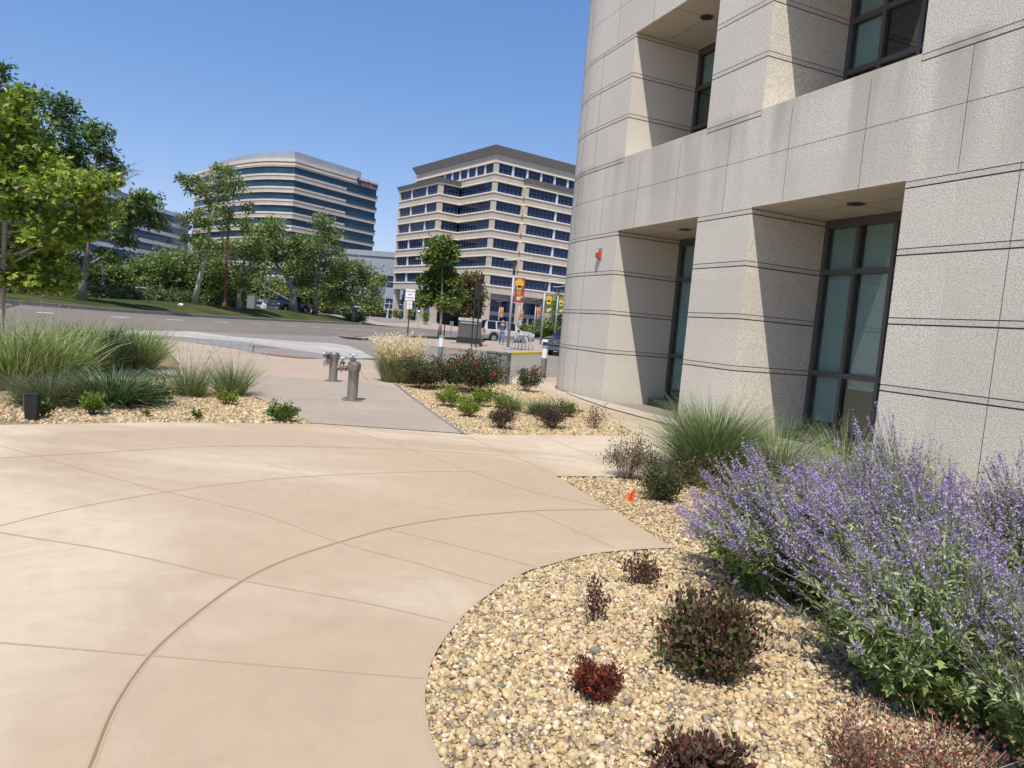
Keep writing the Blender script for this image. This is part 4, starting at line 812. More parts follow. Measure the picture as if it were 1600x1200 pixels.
# fire department connections
def standpipe(px, py, D, kind, label, hgt, rz):
    p = spot(px, D, py); t = thing('fire_standpipe', label, 'standpipe', (p[0], p[1], .0), rz, 'steel fire standpipes on the walkway')
    a = A(); a.lathe([(.185, .0), (.185, .022), (.10, .022)], n=28); a.build('base_plate', M['steel'], t, smooth=True, angle=.5)
    a = A(); a.lathe([(.093, .02), (.093, hgt)], n=28); a.lathe([(.105, hgt-.02), (.105, hgt+.01)], n=28); a.build('pipe', M['steel'], t, smooth=True, angle=.5)
    if kind == 1:      # two gate valves with hand wheels
        a = A(); a.lathe([(.10, hgt), (.115, hgt+.02), (.115, hgt+.12), (.085, hgt+.15), (.04, hgt+.16)], n=20); a.lathe([(.085, -.17), (.085, -.12), (.065, -.1), (.065, 0)], (.02, 0, hgt+.08), 18, ax='y'); a.lathe([(-.28, 0), (-.1, 0)], n=1) if False else None
        a.tube([(-.02, 0, hgt+.06), (-.17, 0, hgt+.06)], .042, 14); a.build('valve_body', M['castst'], t, smooth=True, angle=.7)
        for (x, z, s_) in ((-.03, hgt+.15, .95), (-.215, hgt+.08, .8)):
            a = A(); a.lathe([(.055*s_, -.10), (.062*s_, -.09), (.062*s_, -.02), (.045*s_, 0), (.055*s_, .02), (.055*s_, .05), (.03*s_, .07), (.012, .08), (.012, .12)], (x, 0, z), 16); a.lathe([(.06*s_, -.075), (.06*s_, -.055), (.045*s_, -.05), (.045*s_, .06), (.062*s_, .065), (.062*s_, .08)], (x, 0, z-.06), 16, ax='x'); v = a.build('gate_valve', M['castst'], t, smooth=True, angle=.7)
            a = A(); n_ = 20; a.tube([(x+.075*math.cos(6.283*i/n_), .075*math.sin(6.283*i/n_), z+.12) for i in range(n_+1)], .007, 6)
            for q in range(4): a.tube([(x, 0, z+.12), (x+.07*math.cos(q*1.57), .07*math.sin(q*1.57), z+.12)], .006, 5)
            a.build('hand_wheel', M['steel'], v)
        a = A(); a.lathe([(.065, -.06), (.075, -.05), (.075, -.02), (.04, .0)], (.04, -.14, hgt+.06), 18, ax='y'); a.build('outlet_cap', M['castst'], t, smooth=True, angle=.7)
        a = A(); a.tube([(-.23, 0, hgt-.01), (-.23, 0, hgt-.06)], .012, 6); a.tube([(.08, -.1, hgt+.12), (.16, -.1, hgt), (.22, -.08, hgt-.1), (.28, -.02, hgt-.16)], .004, 5); a.build('chain', M['steel'], t)
    else:              # siamese inlet with open hose mouths and a metal tag
        a = A(); a.lathe([(.10, hgt), (.115, hgt+.01), (.115, hgt+.11), (.08, hgt+.145), (.02, hgt+.15)], n=20); a.tube([(0, 0, hgt+.06), (-.16, -.02, hgt+.08)], .055, 14); a.lathe([(.066, 0), (.066, .05), (.058, .06)], (-.22, -.03, hgt+.08), 18, ax='x'); a.tube([(-.05, 0, hgt+.06), (-.08, -.13, hgt+.05)], .058, 14); a.lathe([(.072, 0), (.072, .04)], (-.08, -.17, hgt+.05), 18, ax='y'); a.build('inlet', M['castst'], t, smooth=True, angle=.7)
        a = A(); a.lathe([(.052, 0), (.052, .002)], (-.08, -.174, hgt+.05), 18, ax='y'); a.build('open_mouth', M['dark'], t)
        a = A(); a.box((-.14, -.13, hgt-.09), (.15, .004, .19), rz=.25); g_ = a.build('tag', mat('scratched_plate', (.42, .38, .37), .5), t)
        a = A(); a.box((-.14, -.134, hgt-.06), (.10, .002, .012), rz=.25); a.box((-.14, -.134, hgt-.09), (.08, .002, .012), rz=.25); a.box((-.14, -.134, hgt-.12), (.11, .002, .012), rz=.25); a.build('tag_print', M['groove'], g_)
standpipe(550, 626, 12.4, 1, 'nearer and taller steel fire standpipe with two small valve wheels', .54, R_(-4)); standpipe(520, 595, 15.5, 2, 'farther steel fire standpipe with an open hose mouth and a hanging plate', .50, 0)
# ================================================================== VEHICLES
def vehicle(name, label, cat, loc, rz, paint, L=4.7, W=1.86, Ht=1.78, kind='suv', lower=None, grille='chrome', group=None):
    """body lofted from stations along x (front at +x); wheels, glass, lamps are parts"""
    t = thing(name, label, cat, loc, rz, group)
    pm = mat(name+'_paint', paint, .28, .35); pm.node_tree.nodes['Principled BSDF'].inputs['Coat Weight'].default_value = .6; lm = mat(name+'_trim', lower or tuple(v*.5 for v in paint), .5)
    if kind == 'suv': tx_ = [-.5, -.485, -.455, -.42, .04, .085, .205, .235, .46, .5]; tz = [.55, .62, .93, 1., 1., .975, .68, .645, .58, .42]; bz = [.50, .56, .60, .61, .60, .60, .61, .62, .58, .42]
    elif kind == 'pickup': tx_ = [-.5, -.49, -.19, -.18, -.15, .10, .15, .24, .27, .47, .5]; tz = [.60, .62, .62, .63, 1., 1., .97, .66, .64, .60, .46]; bz = [.60, .61, .61, .61, .62, .61, .61, .62, .63, .60, .46]
    else: tx_ = [-.5, -.47, -.38, -.24, -.02, .06, .24, .28, .46, .5]; tz = [.55, .66, .70, .97, 1., .97, .68, .65, .56, .42]; bz = [.55, .63, .64, .63, .61, .60, .62, .63, .56, .42]
    n = 72; X = np.linspace(-.5, .5, n); top_ = np.interp(X, tx_, tz)*Ht; belt = np.minimum(np.interp(X, tx_, bz)*Ht, top_-.004); hw = W/2*np.interp(np.abs(X), [0, .36, .46, .49, .5], [1, 1, .95, .88, .80])
    wr = .36 if kind != 'sedan' else .32; wx = [-.30, .32]; zb = np.full(n, .26)
    for q in wx: d_ = np.abs(X-q)*L; zb = np.maximum(zb, np.where(d_ < wr*1.2, .02+np.sqrt(np.clip((wr*1.2)**2-d_**2, 0, 9))+wr*.95, 0))
    zb = np.minimum(zb, belt-.08); B = A(); g_ = A(); V = []
    for i in range(n):
        c = top_[i]-belt[i]; tw_ = hw[i]*(.97-.20*min(1, c/.6)); z1 = zb[i]+(belt[i]-zb[i])*.45
        ring = [(0, zb[i]), (hw[i]*.93, zb[i]), (hw[i]*1.0, z1), (hw[i]*.97, belt[i]-.02), (hw[i]*.94, belt[i]), (tw_, top_[i]-.04*min(1, c/.3)), (tw_*.86, top_[i]), (0, top_[i]+.012)]
        ring = ring+[(-a_, b_) for a_, b_ in ring[-2:0:-1]]; V += [(X[i]*L, a_, b_) for a_, b_ in ring]
    k = 14; side = {4, 9}; F0 = []; FG = []; FL = []
    pil = {'suv': [(-.5, -.435), (-.275, -.24), (-.07, -.05), (.11, .34)], 'pickup': [(-.5, -.135), (-.03, -.015), (.11, .5)], 'sedan': [(-.5, -.27), (-.1, -.085), (.09, .5)]}[kind]
    for i in range(n-1):
        xm = (X[i]+X[i+1])/2; sl_ = abs(top_[i+1]-top_[i])/((X[1]-X[0])*L); c = (top_[i]+top_[i+1]-belt[i]-belt[i+1])/2
        for j in range(k):
            f = (i*k+j, i*k+(j+1) % k, (i+1)*k+(j+1) % k, (i+1)*k+j)
            if j in side and c > .22 and not any(a_ < xm < b_ for a_, b_ in pil): FG.append(f)
            elif j in (6, 7) and c > .10 and sl_ > .35: FG.append(f)
            elif j in (0, 13, 1, 12) and kind != 'sedan': FL.append(f)
            else: F0.append(f)
    F0 += [tuple(range(k))[::-1], tuple((n-1)*k+j for j in range(k))]; B.add(V, F0, 0); B.add([], []) if False else None
    B.F.append((np.array(FL) if FL else np.zeros((0, 4), int), 1, None)) if FL else None
    B.build('body', [pm, lm], t, smooth=True, angle=.6)
    for sgn_ in (0, 1, 2):
        runs = [];
        for f in FG:
            j_ = f[0] % k; cls = 0 if j_ == 4 else (1 if j_ == 9 else 2)
            if cls != sgn_: continue
            if runs and f[0]//k-runs[-1][-1][0]//k <= 1: runs[-1].append(f)
            else: runs.append([f])
        for R0 in runs:
            us = sorted({v for f in R0 for v in f}); mp = {v: i for i, v in enumerate(us)}; g_ = A(); g_.add([V[v] for v in us], [tuple(mp[v] for v in f) for f in R0]); g_.build('window', M['car_glass'], t)
    for q in wx:
        for sgn in (-1, 1):
            a = A(); y = sgn*(W/2-.13); a.lathe([(wr*.62, -.1), (wr*.97, -.11), (wr, -.07), (wr, .07), (wr*.97, .11), (wr*.62, .1)], (q*L, y, wr), 24, ax='y'); wh = a.build('wheel', M['black'], t, smooth=True, angle=.8)
            a = A(); a.lathe([(wr*.63, 0), (wr*.60, .02*sgn), (wr*.15, .035*sgn)], (q*L, y+sgn*.095, wr), 20, ax='y')
            for s_ in range(5): an = s_*1.2566; a.tube([(q*L, y+sgn*.12, wr), (q*L+wr*.58*math.cos(an), y+sgn*.115, wr+wr*.58*math.sin(an))], .035, 5)
            a.build('rim', M['steel'], wh)
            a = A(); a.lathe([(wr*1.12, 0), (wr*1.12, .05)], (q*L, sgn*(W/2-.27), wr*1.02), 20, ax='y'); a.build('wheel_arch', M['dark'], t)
    zf = Ht*.47
    for sgn in (-1, 1):
        a = A(); a.box((L*.488, sgn*W*.355, zf), (.10, .34, .16)); a.build('headlight', M['lens'], t)
        a = A(); a.box((-L*.487, sgn*W*.43, Ht*.52), (.09, .16, .34)); a.build('taillight', M['red'], t)
        a = A(); a.box((L*.16, sgn*(W/2+.08), Ht*.63), (.14, .2, .15)); a.build('mirror', M['black'] if kind != 'sedan' else pm, t)
        for dx in (-.10, .12): a = A(); a.box((dx*L, sgn*(W/2+.004), Ht*.52), (.16, .025, .03)); a.build('door_handle', pm, t)
    a = A(); gm = M['steel'] if grille == 'chrome' else lm
    for z in range(4): a.box((L*.502, 0, Ht*.38+z*.085), (.05, W*.50, .035))
    a.box((L*.506, 0, Ht*.455), (.04, .14, .14)); a.build('grille', gm, t); a = A(); a.box((L*.492, 0, .42), (.12, W*.84, .18)); a.build('front_bumper', lm if kind != 'pickup' else M['steel'], t); a = A(); a.box((-L*.495, 0, .45), (.12, W*.84, .2)); a.build('rear_bumper', lm, t)
    if kind == 'suv':
        for sgn in (-1, 1): a = A(); a.tube([(-.38*L, sgn*.62, Ht+.0), (-.36*L, sgn*.62, Ht+.05), (.06*L, sgn*.62, Ht+.05), (.08*L, sgn*.62, Ht+.0)], .022, 6); a.build('roof_rail', M['black'], t)
    return t
p = spot(789, 61.5, 535); vehicle('parked_suv', 'silver sport utility vehicle with grey lower trim, parked behind the walking man', 'car', (p[0], p[1], 0), R_(90-66), (.60, .59, .56), 4.75, 1.85, 1.80, 'suv', (.22, .215, .205))
p = spot(887, 43.5, 555); vehicle('parked_suv', 'navy blue vehicle whose grille peeks out from behind the granite corner', 'car', (p[0]+.25, p[1]+.6, 0), R_(90-207), (.016, .022, .05), 5.0, 1.95, 1.72, 'suv', (.10, .10, .11))
p = at(447, 488, 82); vehicle('pickup_truck', 'dark blue pickup truck with a chrome grille behind the leaning tree', 'truck', (p[0], p[1]+1, p[2]), R_(90-200), (.02, .035, .06), 5.9, 2.05, 1.95, 'pickup')
for px, D, rz, lb_ in ((387, 104, 20, 'white car left of the utility box under the trees, leftmost of the three'), (406, 108, 10, 'white car right beside the utility box, far behind the verge'), (414, 116, 60, 'far pale car seen just left of the dark pickup truck')):
    p = at(px, 485, D); vehicle('parked_car', lb_, 'car', p, R_(rz), (.62, .63, .64), 4.5, 1.8, 1.42, 'sedan', group='far white cars')
p = spot(228, 63, 462); vehicle('parked_van', 'white vehicle whose roof shows over the hedge on the left', 'car', p, R_(4), (.70, .71, .71), 5.0, 1.9, 1.32, 'sedan')
# ================================================================== PERSON
def skin(name, J, E_, par, m, sub=2):
    me = bpy.data.meshes.new(name); me.from_pydata([j[0] for j in J], E_, []); o = bpy.data.objects.new(name, me); C.objects.link(o); o.parent = par
    md = o.modifiers.new('skin', 'SKIN'); md.use_smooth_shade = True
    for i, j in enumerate(J): r_ = j[1] if hasattr(j[1], '__len__') else (j[1], j[1]); me.skin_vertices[0].data[i].radius = r_
    me.skin_vertices[0].data[0].use_root = True; s_ = o.modifiers.new('sub', 'SUBSURF'); s_.levels = s_.render_levels = sub; me.materials.append(m); return o
p = spot(783, 51.5, 539); pe = thing('person', 'man in a blue violet t-shirt and jeans walking towards us on the island', 'person', (p[0], p[1], .11), R_(8))
SK = mat('skin_tone', (.42, .24, .16), .6)
# the body faces -y; left foot forward
J = [((0, 0, .96), (.15, .10)), ((0, .0, 1.12), (.145, .10)), ((0, .0, 1.30), (.17, .11)), ((0, 0, 1.43), (.15, .09)), ((0, -.01, 1.52), (.055, .055)), ((0, -.03, 1.60), (.075, .09)), ((0, -.03, 1.70), (.08, .095)), ((0, -.02, 1.765), (.05, .06)),
     ((.10, 0, .92), .085), ((.11, -.10, .52), .055), ((.11, -.10, .12), .038), ((.11, -.22, .05), .035), ((-.10, 0, .92), .085), ((-.10, .03, .52), .055), ((-.11, .16, .14), .038), ((-.11, .06, .05), .035),
     ((.20, 0, 1.41), .06), ((.25, .02, 1.13), .042), ((.25, -.10, .90), .033), ((.25, -.13, .84), .028), ((-.20, 0, 1.41), .06), ((-.25, .02, 1.13), .042), ((-.26, -.05, .89), .033), ((-.26, -.08, .83), .028)]
E_ = [(0, 1), (1, 2), (2, 3), (3, 4), (4, 5), (5, 6), (6, 7), (0, 8), (8, 9), (9, 10), (10, 11), (0, 12), (12, 13), (13, 14), (14, 15), (3, 16), (16, 17), (17, 18), (18, 19), (3, 20), (20, 21), (21, 22), (22, 23)]
for hx, hy, hz in ((.25, -.13, .84), (-.26, -.08, .83)):
    b0 = 19 if hx > 0 else 23
    for q in range(5):
        s_ = 1 if hx > 0 else -1; J.append(((hx+(.0 if q else -.03*s_), hy-.03+.017*q, hz-(.06+.012*(2-abs(q-2)) if q else .03)), .009)); E_.append((b0, len(J)-1)); J.append(((hx-.012*s_, hy-.035+.017*q, hz-(.09+.012*(2-abs(q-2)) if q else .055)), .008)); E_.append((len(J)-2, len(J)-1))
J.append(((0, -.128, 1.655), (.012, .018))); E_.append((5, len(J)-1))
skin('body', J, E_, pe, SK)
TS = mat('violet_shirt', (.075, .065, .20), .85); JN = mat('blue_jeans', (.10, .16, .30), .9)
skin('shirt', [((0, 0, .97), (.17, .12)), ((0, 0, 1.12), (.165, .125)), ((0, 0, 1.30), (.19, .13)), ((0, 0, 1.43), (.185, .115)), ((0, 0, 1.50), (.085, .08)), ((.20, 0, 1.41), .08), ((.255, .02, 1.20), .068), ((-.20, 0, 1.41), .08), ((-.255, .02, 1.20), .068)], [(0, 1), (1, 2), (2, 3), (3, 4), (3, 5), (5, 6), (3, 7), (7, 8)], pe, TS)
skin('jeans', [((0, 0, .97), (.155, .11)), ((.10, 0, .88), .10), ((.11, -.10, .52), .078), ((.11, -.10, .11), .068), ((-.10, 0, .88), .10), ((-.10, .03, .52), .078), ((-.11, .16, .14), .068)], [(0, 1), (1, 2), (2, 3), (0, 4), (4, 5), (5, 6)], pe, JN)
for x, y, z in ((.11, -.10, .05), (-.11, .16, .07)): skin('shoe', [((x, y+.04, z), (.05, .045)), ((x, y-.10, z-.01), (.05, .04)), ((x, y-.20, z-.015), (.04, .03))], [(0, 1), (1, 2)], pe, mat('brown_shoe', (.06, .035, .025), .6))
skin('hair', [((0, .0, 1.68), (.085, .08)), ((0, -.0, 1.75), (.088, .09)), ((0, -.06, 1.775), (.07, .05))], [(0, 1), (1, 2)], pe, mat('dark_hair', (.03, .02, .015), .8))
# ================================================================== TREES
DK = [(.062, .118, .04), (.088, .155, .05), (.125, .195, .07), (.042, .082, .027)]; MD = [(.125, .19, .045), (.165, .235, .06), (.09, .145, .034), (.21, .265, .085)]; LT = [(.20, .28, .04), (.28, .35, .055), (.14, .22, .032), (.10, .165, .026), (.35, .41, .08)]
OL = [(.16, .205, .068), (.21, .255, .095), (.12, .16, .048), (.26, .295, .13)]; OR = [(.20, .12, .05), (.16, .15, .05), (.24, .11, .06), (.10, .14, .03)]
VT = 'trees on the far verge'
tree('maple_tree', 'light green maple close by at the left edge, its pale trunk in the gravel', 12.2, (-3, 582), [(30, 180, 42, 26), (15, 235, 55, 30), (60, 255, 42, 20), (118, 300, 62, 20), (170, 285, 32, 15), (90, 338, 58, 24), (10, 300, 50, 40), (98, 368, 42, 20), (30, 400, 60, 30), (70, 432, 48, 16), (-60, 230, 60, 60), (-60, 340, 70, 60), (150, 322, 32, 14), (-100, 400, 60, 50), (40, 150, 18, 12), (130, 360, 25, 12), (35, 436, 42, 14), (-20, 425, 45, 22), (90, 448, 22, 8)], 15500, .088, LT, 11, 'maple', .07, 'pale_bark', via=[(0, 520), (5, 440), (8, 340)], loc=(-9.0, 12.2, -.02), clump=.30, twigs=9, mt='leaf')
t1_ = tree('tall_tree', 'tall slim tree with a forked ragged crown, first on the verge right of the maple', 45, (127, 468), [(158, 215, 18, 26), (165, 255, 20, 24), (226, 318, 30, 22), (205, 340, 35, 20), (150, 325, 22, 22), (105, 360, 36, 26), (190, 372, 26, 12), (140, 285, 20, 22), (240, 345, 18, 12), (160, 400, 30, 12)], 8500, .24, DK+MD, 12, 'spray', .26, group=VT, clump=.22)
bb = A(); L0 = np.array(t1_.location); rs = np.random.default_rng(4); o_ = at(160, 290, 45)-L0
for k in range(9):
    e2_ = at(196+rs.uniform(-8, 24), 262+rs.uniform(-14, 14), 45)-L0+[0, rs.uniform(-.6, .6), 0]; m_ = o_*.45+e2_*.55+[0, 0, -.15]; bb.tube([tuple(o_), tuple(m_), tuple(e2_)], [.035, .02, .006], 4)
    for q in range(3): f = rs.uniform(.4, .9); b0_ = m_*(1-f)+e2_*f; bb.tube([tuple(b0_), tuple(b0_+rs.normal(0, .25, 3)+[.25, 0, .05])], [.012, .004], 3)
bb.build('bare_branch', M['bark'], t1_)
tree('tall_tree', 'big dark green tree behind the maple crown', 50, (62, 470), [(45, 150, 18, 18), (85, 165, 24, 24), (100, 215, 32, 32), (55, 230, 45, 42), (25, 290, 55, 48), (98, 280, 36, 40), (60, 350, 58, 46), (10, 200, 22, 26), (112, 250, 20, 30), (70, 410, 40, 20)], 19000, .26, DK, 13, 'spray', .3, group=VT)
tree('tall_tree', 'dark tree crown cut by the left edge of the picture, above the maple', 46, (-60, 466), [(-2, 108, 16, 16), (-10, 150, 24, 24), (-50, 180, 46, 54), (-70, 260, 62, 62), (-55, 350, 56, 50)], 10000, .26, DK, 14, 'spray', .3, group=VT)
tree('tall_tree', 'open grey-trunked tree standing before the left end of the striped tower', 60, (303, 476), [(300, 290, 18, 18), (327, 298, 24, 24), (355, 275, 26, 12), (368, 298, 20, 16), (340, 338, 32, 20), (306, 348, 26, 13), (386, 322, 10, 10), (330, 380, 36, 16), (350, 263, 12, 7), (280, 276, 10, 8), (290, 372, 18, 8)], 5600, .25, OL+MD, 15, 'spray', .22, 'pale_bark', group=VT, via=[(311, 440), (322, 400), (328, 350)], clump=.2, twigs=6)
tree('tall_tree', 'slim tree right of the rust orange pole', 66, (372, 482), [(362, 402, 24, 24), (395, 378, 20, 26), (348, 425, 18, 18), (405, 415, 18, 18), (380, 350, 14, 12), (385, 440, 16, 12)], 4400, .26, MD+OL, 16, 'spray', .2, 'pale_bark', group=VT, via=[(374, 450), (378, 420), (385, 395)], clump=.25)
tree('tall_tree', 'dark tree with a trunk that leans left in a wide arc over the pickup truck', 79, (459, 488), [(430, 350, 16, 13), (415, 368, 22, 22), (440, 385, 26, 28), (400, 398, 20, 16), (452, 415, 18, 16), (465, 380, 14, 14), (385, 425, 14, 8)], 7500, .28, MD, 17, 'spray', .38, group=VT, via=[(458, 458), (448, 432), (432, 415)], clump=.28)
tree('tall_tree', 'rounder tree with a bare grey top, right of the leaning one', 84, (492, 488), [(505, 345, 16, 13), (517, 364, 18, 14), (495, 388, 28, 26), (478, 412, 26, 20), (520, 405, 18, 24), (500, 435, 32, 16), (470, 440, 20, 12)], 7500, .29, MD+OL[:2], 18, 'spray', .3, group=VT, clump=.28)
tree('tall_tree', 'low spreading tree at the right end of the verge', 88, (552, 496), [(553, 418, 26, 14), (572, 438, 22, 22), (535, 443, 26, 20), (590, 452, 12, 13), (560, 464, 32, 12), (596, 436, 8, 8), (530, 465, 18, 9)], 7500, .29, OL, 19, 'spray', .24, group=VT, clump=.3)
tree('tall_tree', 'narrow tree between the round tree and the low spreading one', 95, (524, 492), [(525, 445, 18, 16), (515, 465, 16, 12), (533, 425, 12, 12)], 4000, .32, MD, 20, 'spray', .2, group=VT)
bg = [(35, 425, 40, 22, 56, 'on the far left under the maple branches'), (100, 438, 34, 20, 58, 'behind the tall trunk on the left'), (165, 430, 34, 20, 60, 'behind the slim grey pole'), (216, 432, 30, 20, 66, 'above the white vehicle roof'), (262, 422, 36, 30, 66, 'left of the pale grey trunk'), (312, 425, 40, 34, 68, 'behind the pale grey trunk'), (352, 442, 24, 24, 72, 'behind the rust orange pole')]
for i, (x, y, rx, ry, D, wh) in enumerate(bg):
    tree('round_tree', 'bushy dark green round tree '+wh, D, (x, 478), [(x, y, rx, ry), (x-rx*.6, y+ry*.45, rx*.6, ry*.6), (x+rx*.6, y+ry*.4, rx*.6, ry*.6), (x+rx*.2, y-ry*.3, rx*.5, ry*.6), (x, y+ry*.9, rx*.9, ry*.5)], 9000, .24, MD+DK[2:3]+OL[:1], 30+i, 'spray', .16, group='bushy trees behind the hedge', clump=.33)
fr = [(395, 445, 26, 20, 128, 'far dark tree seen left of the pickup truck'), (432, 452, 16, 16, 135, 'far green tree seen over the pickup cab'), (480, 462, 22, 16, 140, 'far tree between the trunks right of the pickup'), (520, 475, 24, 12, 150, 'far low tree behind the low spreading one'), (582, 478, 14, 12, 138, 'far low tree beside the grey low building'), (455, 470, 16, 12, 150, 'far low tree behind the leaning trunk')]
for i, (x, y, rx, ry, D, wh) in enumerate(fr):
    tree('round_tree', wh, D, (x, 494), [(x, y, rx, ry), (x-rx*.5, y+ry*.5, rx*.6, ry*.6), (x+rx*.5, y+ry*.5, rx*.6, ry*.6)], 4000, .5, MD+OL, 50+i, 'spray', .2, group='far trees behind the verge', clump=.33)
tree('street_tree', 'young upright green maple on the island grass strip', 54, (686, 527), [(692, 383, 22, 13), (682, 403, 17, 15), (704, 400, 12, 12), (690, 428, 22, 17), (668, 438, 15, 12), (710, 440, 10, 10), (688, 458, 30, 15), (664, 468, 12, 12), (700, 476, 18, 9)], 9500, .20, [(.10, .14, .03), (.16, .21, .045), (.09, .13, .025), (.23, .28, .07)], 60, 'maple', .12, 'pale_bark', via=[(689, 500), (690, 470), (691, 440)], clump=.3)
tree('street_tree', 'smaller tree with reddish brown leaves among the green, behind the slab sign', 64, (722, 524), [(738, 438, 16, 12), (727, 458, 16, 14), (746, 464, 13, 18), (732, 484, 20, 14), (714, 478, 10, 14)], 4200, .19, [(.09, .13, .03), (.12, .15, .04), (.24, .12, .05), (.20, .10, .045), (.07, .10, .025)], 61, 'maple', .1, 'pale_bark', clump=.3)
for i, (x, y, rx, ry, D, wh) in enumerate([(868, 505, 16, 20, 84, 'bushy green tree in the gap left of the granite corner'), (845, 515, 16, 13, 96, 'green tree behind the olive banner'), (823, 518, 14, 11, 110, 'low green tree behind the front of the silver car'), (876, 480, 12, 22, 120, 'taller narrow tree rising behind the olive banners'), (900, 500, 20, 26, 90, 'green tree mostly hidden by the granite corner')]):
    tree('round_tree', wh, D, (x, 538), [(x, y, rx, ry), (x-rx*.6, y+ry*.45, rx*.6, ry*.6), (x+rx*.6, y+ry*.4, rx*.6, ry*.6)], 4200, .26, OL+MD, 70+i, 'spray', .15, group='trees beyond the silver car', clump=.33)
for i, (x, y, D, wh) in enumerate([(618, 497, 132, 'young tree left of the road sign, before the beige columns'), (642, 495, 132, 'young tree right behind the road sign post'), (665, 500, 128, 'small shrub-like tree by the fourth beige column')]):
    tree('young_tree', wh, D, (x, 510), [(x, y-4, 5, 9), (x+1, y-9, 4, 5)], 700, .25, OL, 80+i, 'spray', .06, group='young trees before the beige block')
for i, (x, D, wh) in enumerate([(563, 91, 'round clipped bush at the tip of the verge'), (548, 90, 'yellow green bush near the tip of the verge')]):
    p = spot(x, D, 505); shrub('bush', wh, 'bush', p, 1.0, 1.25, 2200, .14, OL if i == 0 else LT, 'spray', 90+i, 18, group='bushes at the tip of the verge')
hg = thing('hedge', 'long leafy green hedge behind the grass verge', 'hedge', (-33.5, 42, 0)); rs = np.random.default_rng(5); n = 26000; s_ = rs.uniform(0, 1, n)
P = np.c_[s_*5.5+rs.normal(0, .45, n), s_*32, np.zeros(n)]; P[:, 2] = hh(P[:, 0]-33.5, P[:, 1]+42)+np.abs(rs.normal(0, .42, n))*(1+.25*np.sin(s_*60)+.2*np.sin(s_*143)); P[:, 2] = np.minimum(P[:, 2], hh(P[:, 0]-33.5, P[:, 1]+42)+1.35+.12*np.sin(s_*90))
a = A(); leaves(a, rs, P, .22, 'spray', cols(rs, n, [(.12, .15, .06), (.09, .12, .04), (.16, .19, .08)])); a.build('foliage', M['leaf'], hg)
a = A()
for i in range(40): f = i/39; x, y = f*5.5, f*32; z = hh(x-33.5, y+42); a.tube([(x, y, z), (x+rs.normal(0, .1), y, z+.8)], .03, 5)
a.build('stems', M['stem'], hg)
# ================================================================== BED PLANTS
def pl(px, py, dz=-.015): p = G(px, py); return (float(p[0]), float(p[1]), dz)
BG_ = [(.085, .14, .075), (.12, .185, .10), (.06, .10, .055), (.18, .24, .13)]
YG = [(.33, .39, .17), (.27, .33, .14), (.44, .47, .26), (.20, .26, .10), (.23, .31, .13)]
LG = 'tall ornamental grasses in the left bed'
tg = dict(cat='grass', group=LG)
grass('ornamental_grass', 'tall light green grass clump at the left edge beside the maple trunk', 'ornamental grass', pl(22, 608), 1.24, .27, 1150, YG, .62, .5, .016, 101, LG, heads=(60, 1.42, (.36, .33, .24), .35, .03))
grass('ornamental_grass', 'tall light green grass clump second from the left edge', 'ornamental grass', pl(80, 606), 1.22, .28, 1200, YG, .62, .5, .016, 102, LG, heads=(60, 1.35, (.36, .33, .24), .4, .03))
grass('ornamental_grass', 'pale striped grass clump in the middle of the left bed', 'ornamental grass', pl(155, 578), 1.12, .36, 1000, [(.30, .33, .16), (.20, .25, .11), (.14, .19, .08)], .62, .55, .018, 103, LG)
grass('ornamental_grass', 'grey green grass clump at the right back of the left bed', 'ornamental grass', pl(215, 575), 1.14, .28, 1200, YG, .62, .5, .015, 104, LG, heads=(40, 1.3, (.34, .31, .24), .4, .03))
grass('ornamental_grass', 'light green grass clump at the back of the left bed, behind the pale striped one', 'ornamental grass', pl(120, 560), 1.0, .30, 1000, YG, .6, .5, .015, 109, LG)
grass('ornamental_grass', 'dense blue green grass mound in front of the taller clumps', 'ornamental grass', pl(178, 632), .72, .30, 1300, BG_, .9, .75, .015, 105, LG)
grass('ornamental_grass', 'soft grey green grass mound behind the black spotlight', 'ornamental grass', pl(75, 632), .62, .30, 1800, [(.14, .17, .10), (.11, .14, .08), (.17, .19, .12)], .9, .7, .006, 106, LG)
grass('ornamental_grass', 'thin wispy grass clump at the bed edge, left of the walkway', 'ornamental grass', pl(296, 618), .80, .20, 620, YG+BG_, .75, .6, .007, 107, LG, heads=(50, 1.15, (.24, .20, .16), .75, .02))
grass('ornamental_grass', 'wispy grass clump nearest to the walkway at the right end of the left bed', 'ornamental grass', pl(362, 617), .78, .18, 760, YG+BG_, .7, .5, .007, 108, LG, heads=(50, 1.05, (.24, .20, .16), .6, .02))
MG = [(.20, .27, .035), (.15, .22, .03), (.26, .33, .05), (.10, .16, .025)]; DG = [(.07, .12, .025), (.05, .09, .02), (.10, .16, .035)]
def bpx(px, py, wpx, hpx, **k):
    p = G(px, py); s_ = math.hypot(*p[:2])/F_; k_ = 1.14 if p[1] > 6 else 1.; return (float(p[0]), float(p[1]), -.015), wpx*s_/2*k_, hpx*s_*1.02*k_**1.6
def bush(name, label, px, py, wpx, hpx, n, leaf, pal, shape='oval', seed=1, **k):
    loc, r_, h_ = bpx(px, py, wpx, hpx); loc = (loc[0], loc[1]+r_*.3, loc[2]); return shrub(name, label, k.pop('cat', 'shrub'), loc, r_, h_, n, leaf, pal, shape, seed, **k)
bush('shrub', 'low olive green mound right of the black spotlight', 97, 635, 42, 24, 900, .035, [(.13, .17, .04), (.17, .19, .06), (.20, .15, .05)], seed=201)
bush('shrub', 'bright green leafy mound in front of the blue green grass', 140, 648, 34, 28, 900, .045, MG, seed=202)
bush('shrub', 'dark green round shrub at the right foot of the blue green grass', 237, 632, 50, 32, 1500, .035, DG, seed=203)
bush('shrub', 'small green shrub half hidden behind the black spotlight', 58, 652, 22, 24, 500, .04, DG, seed=204)
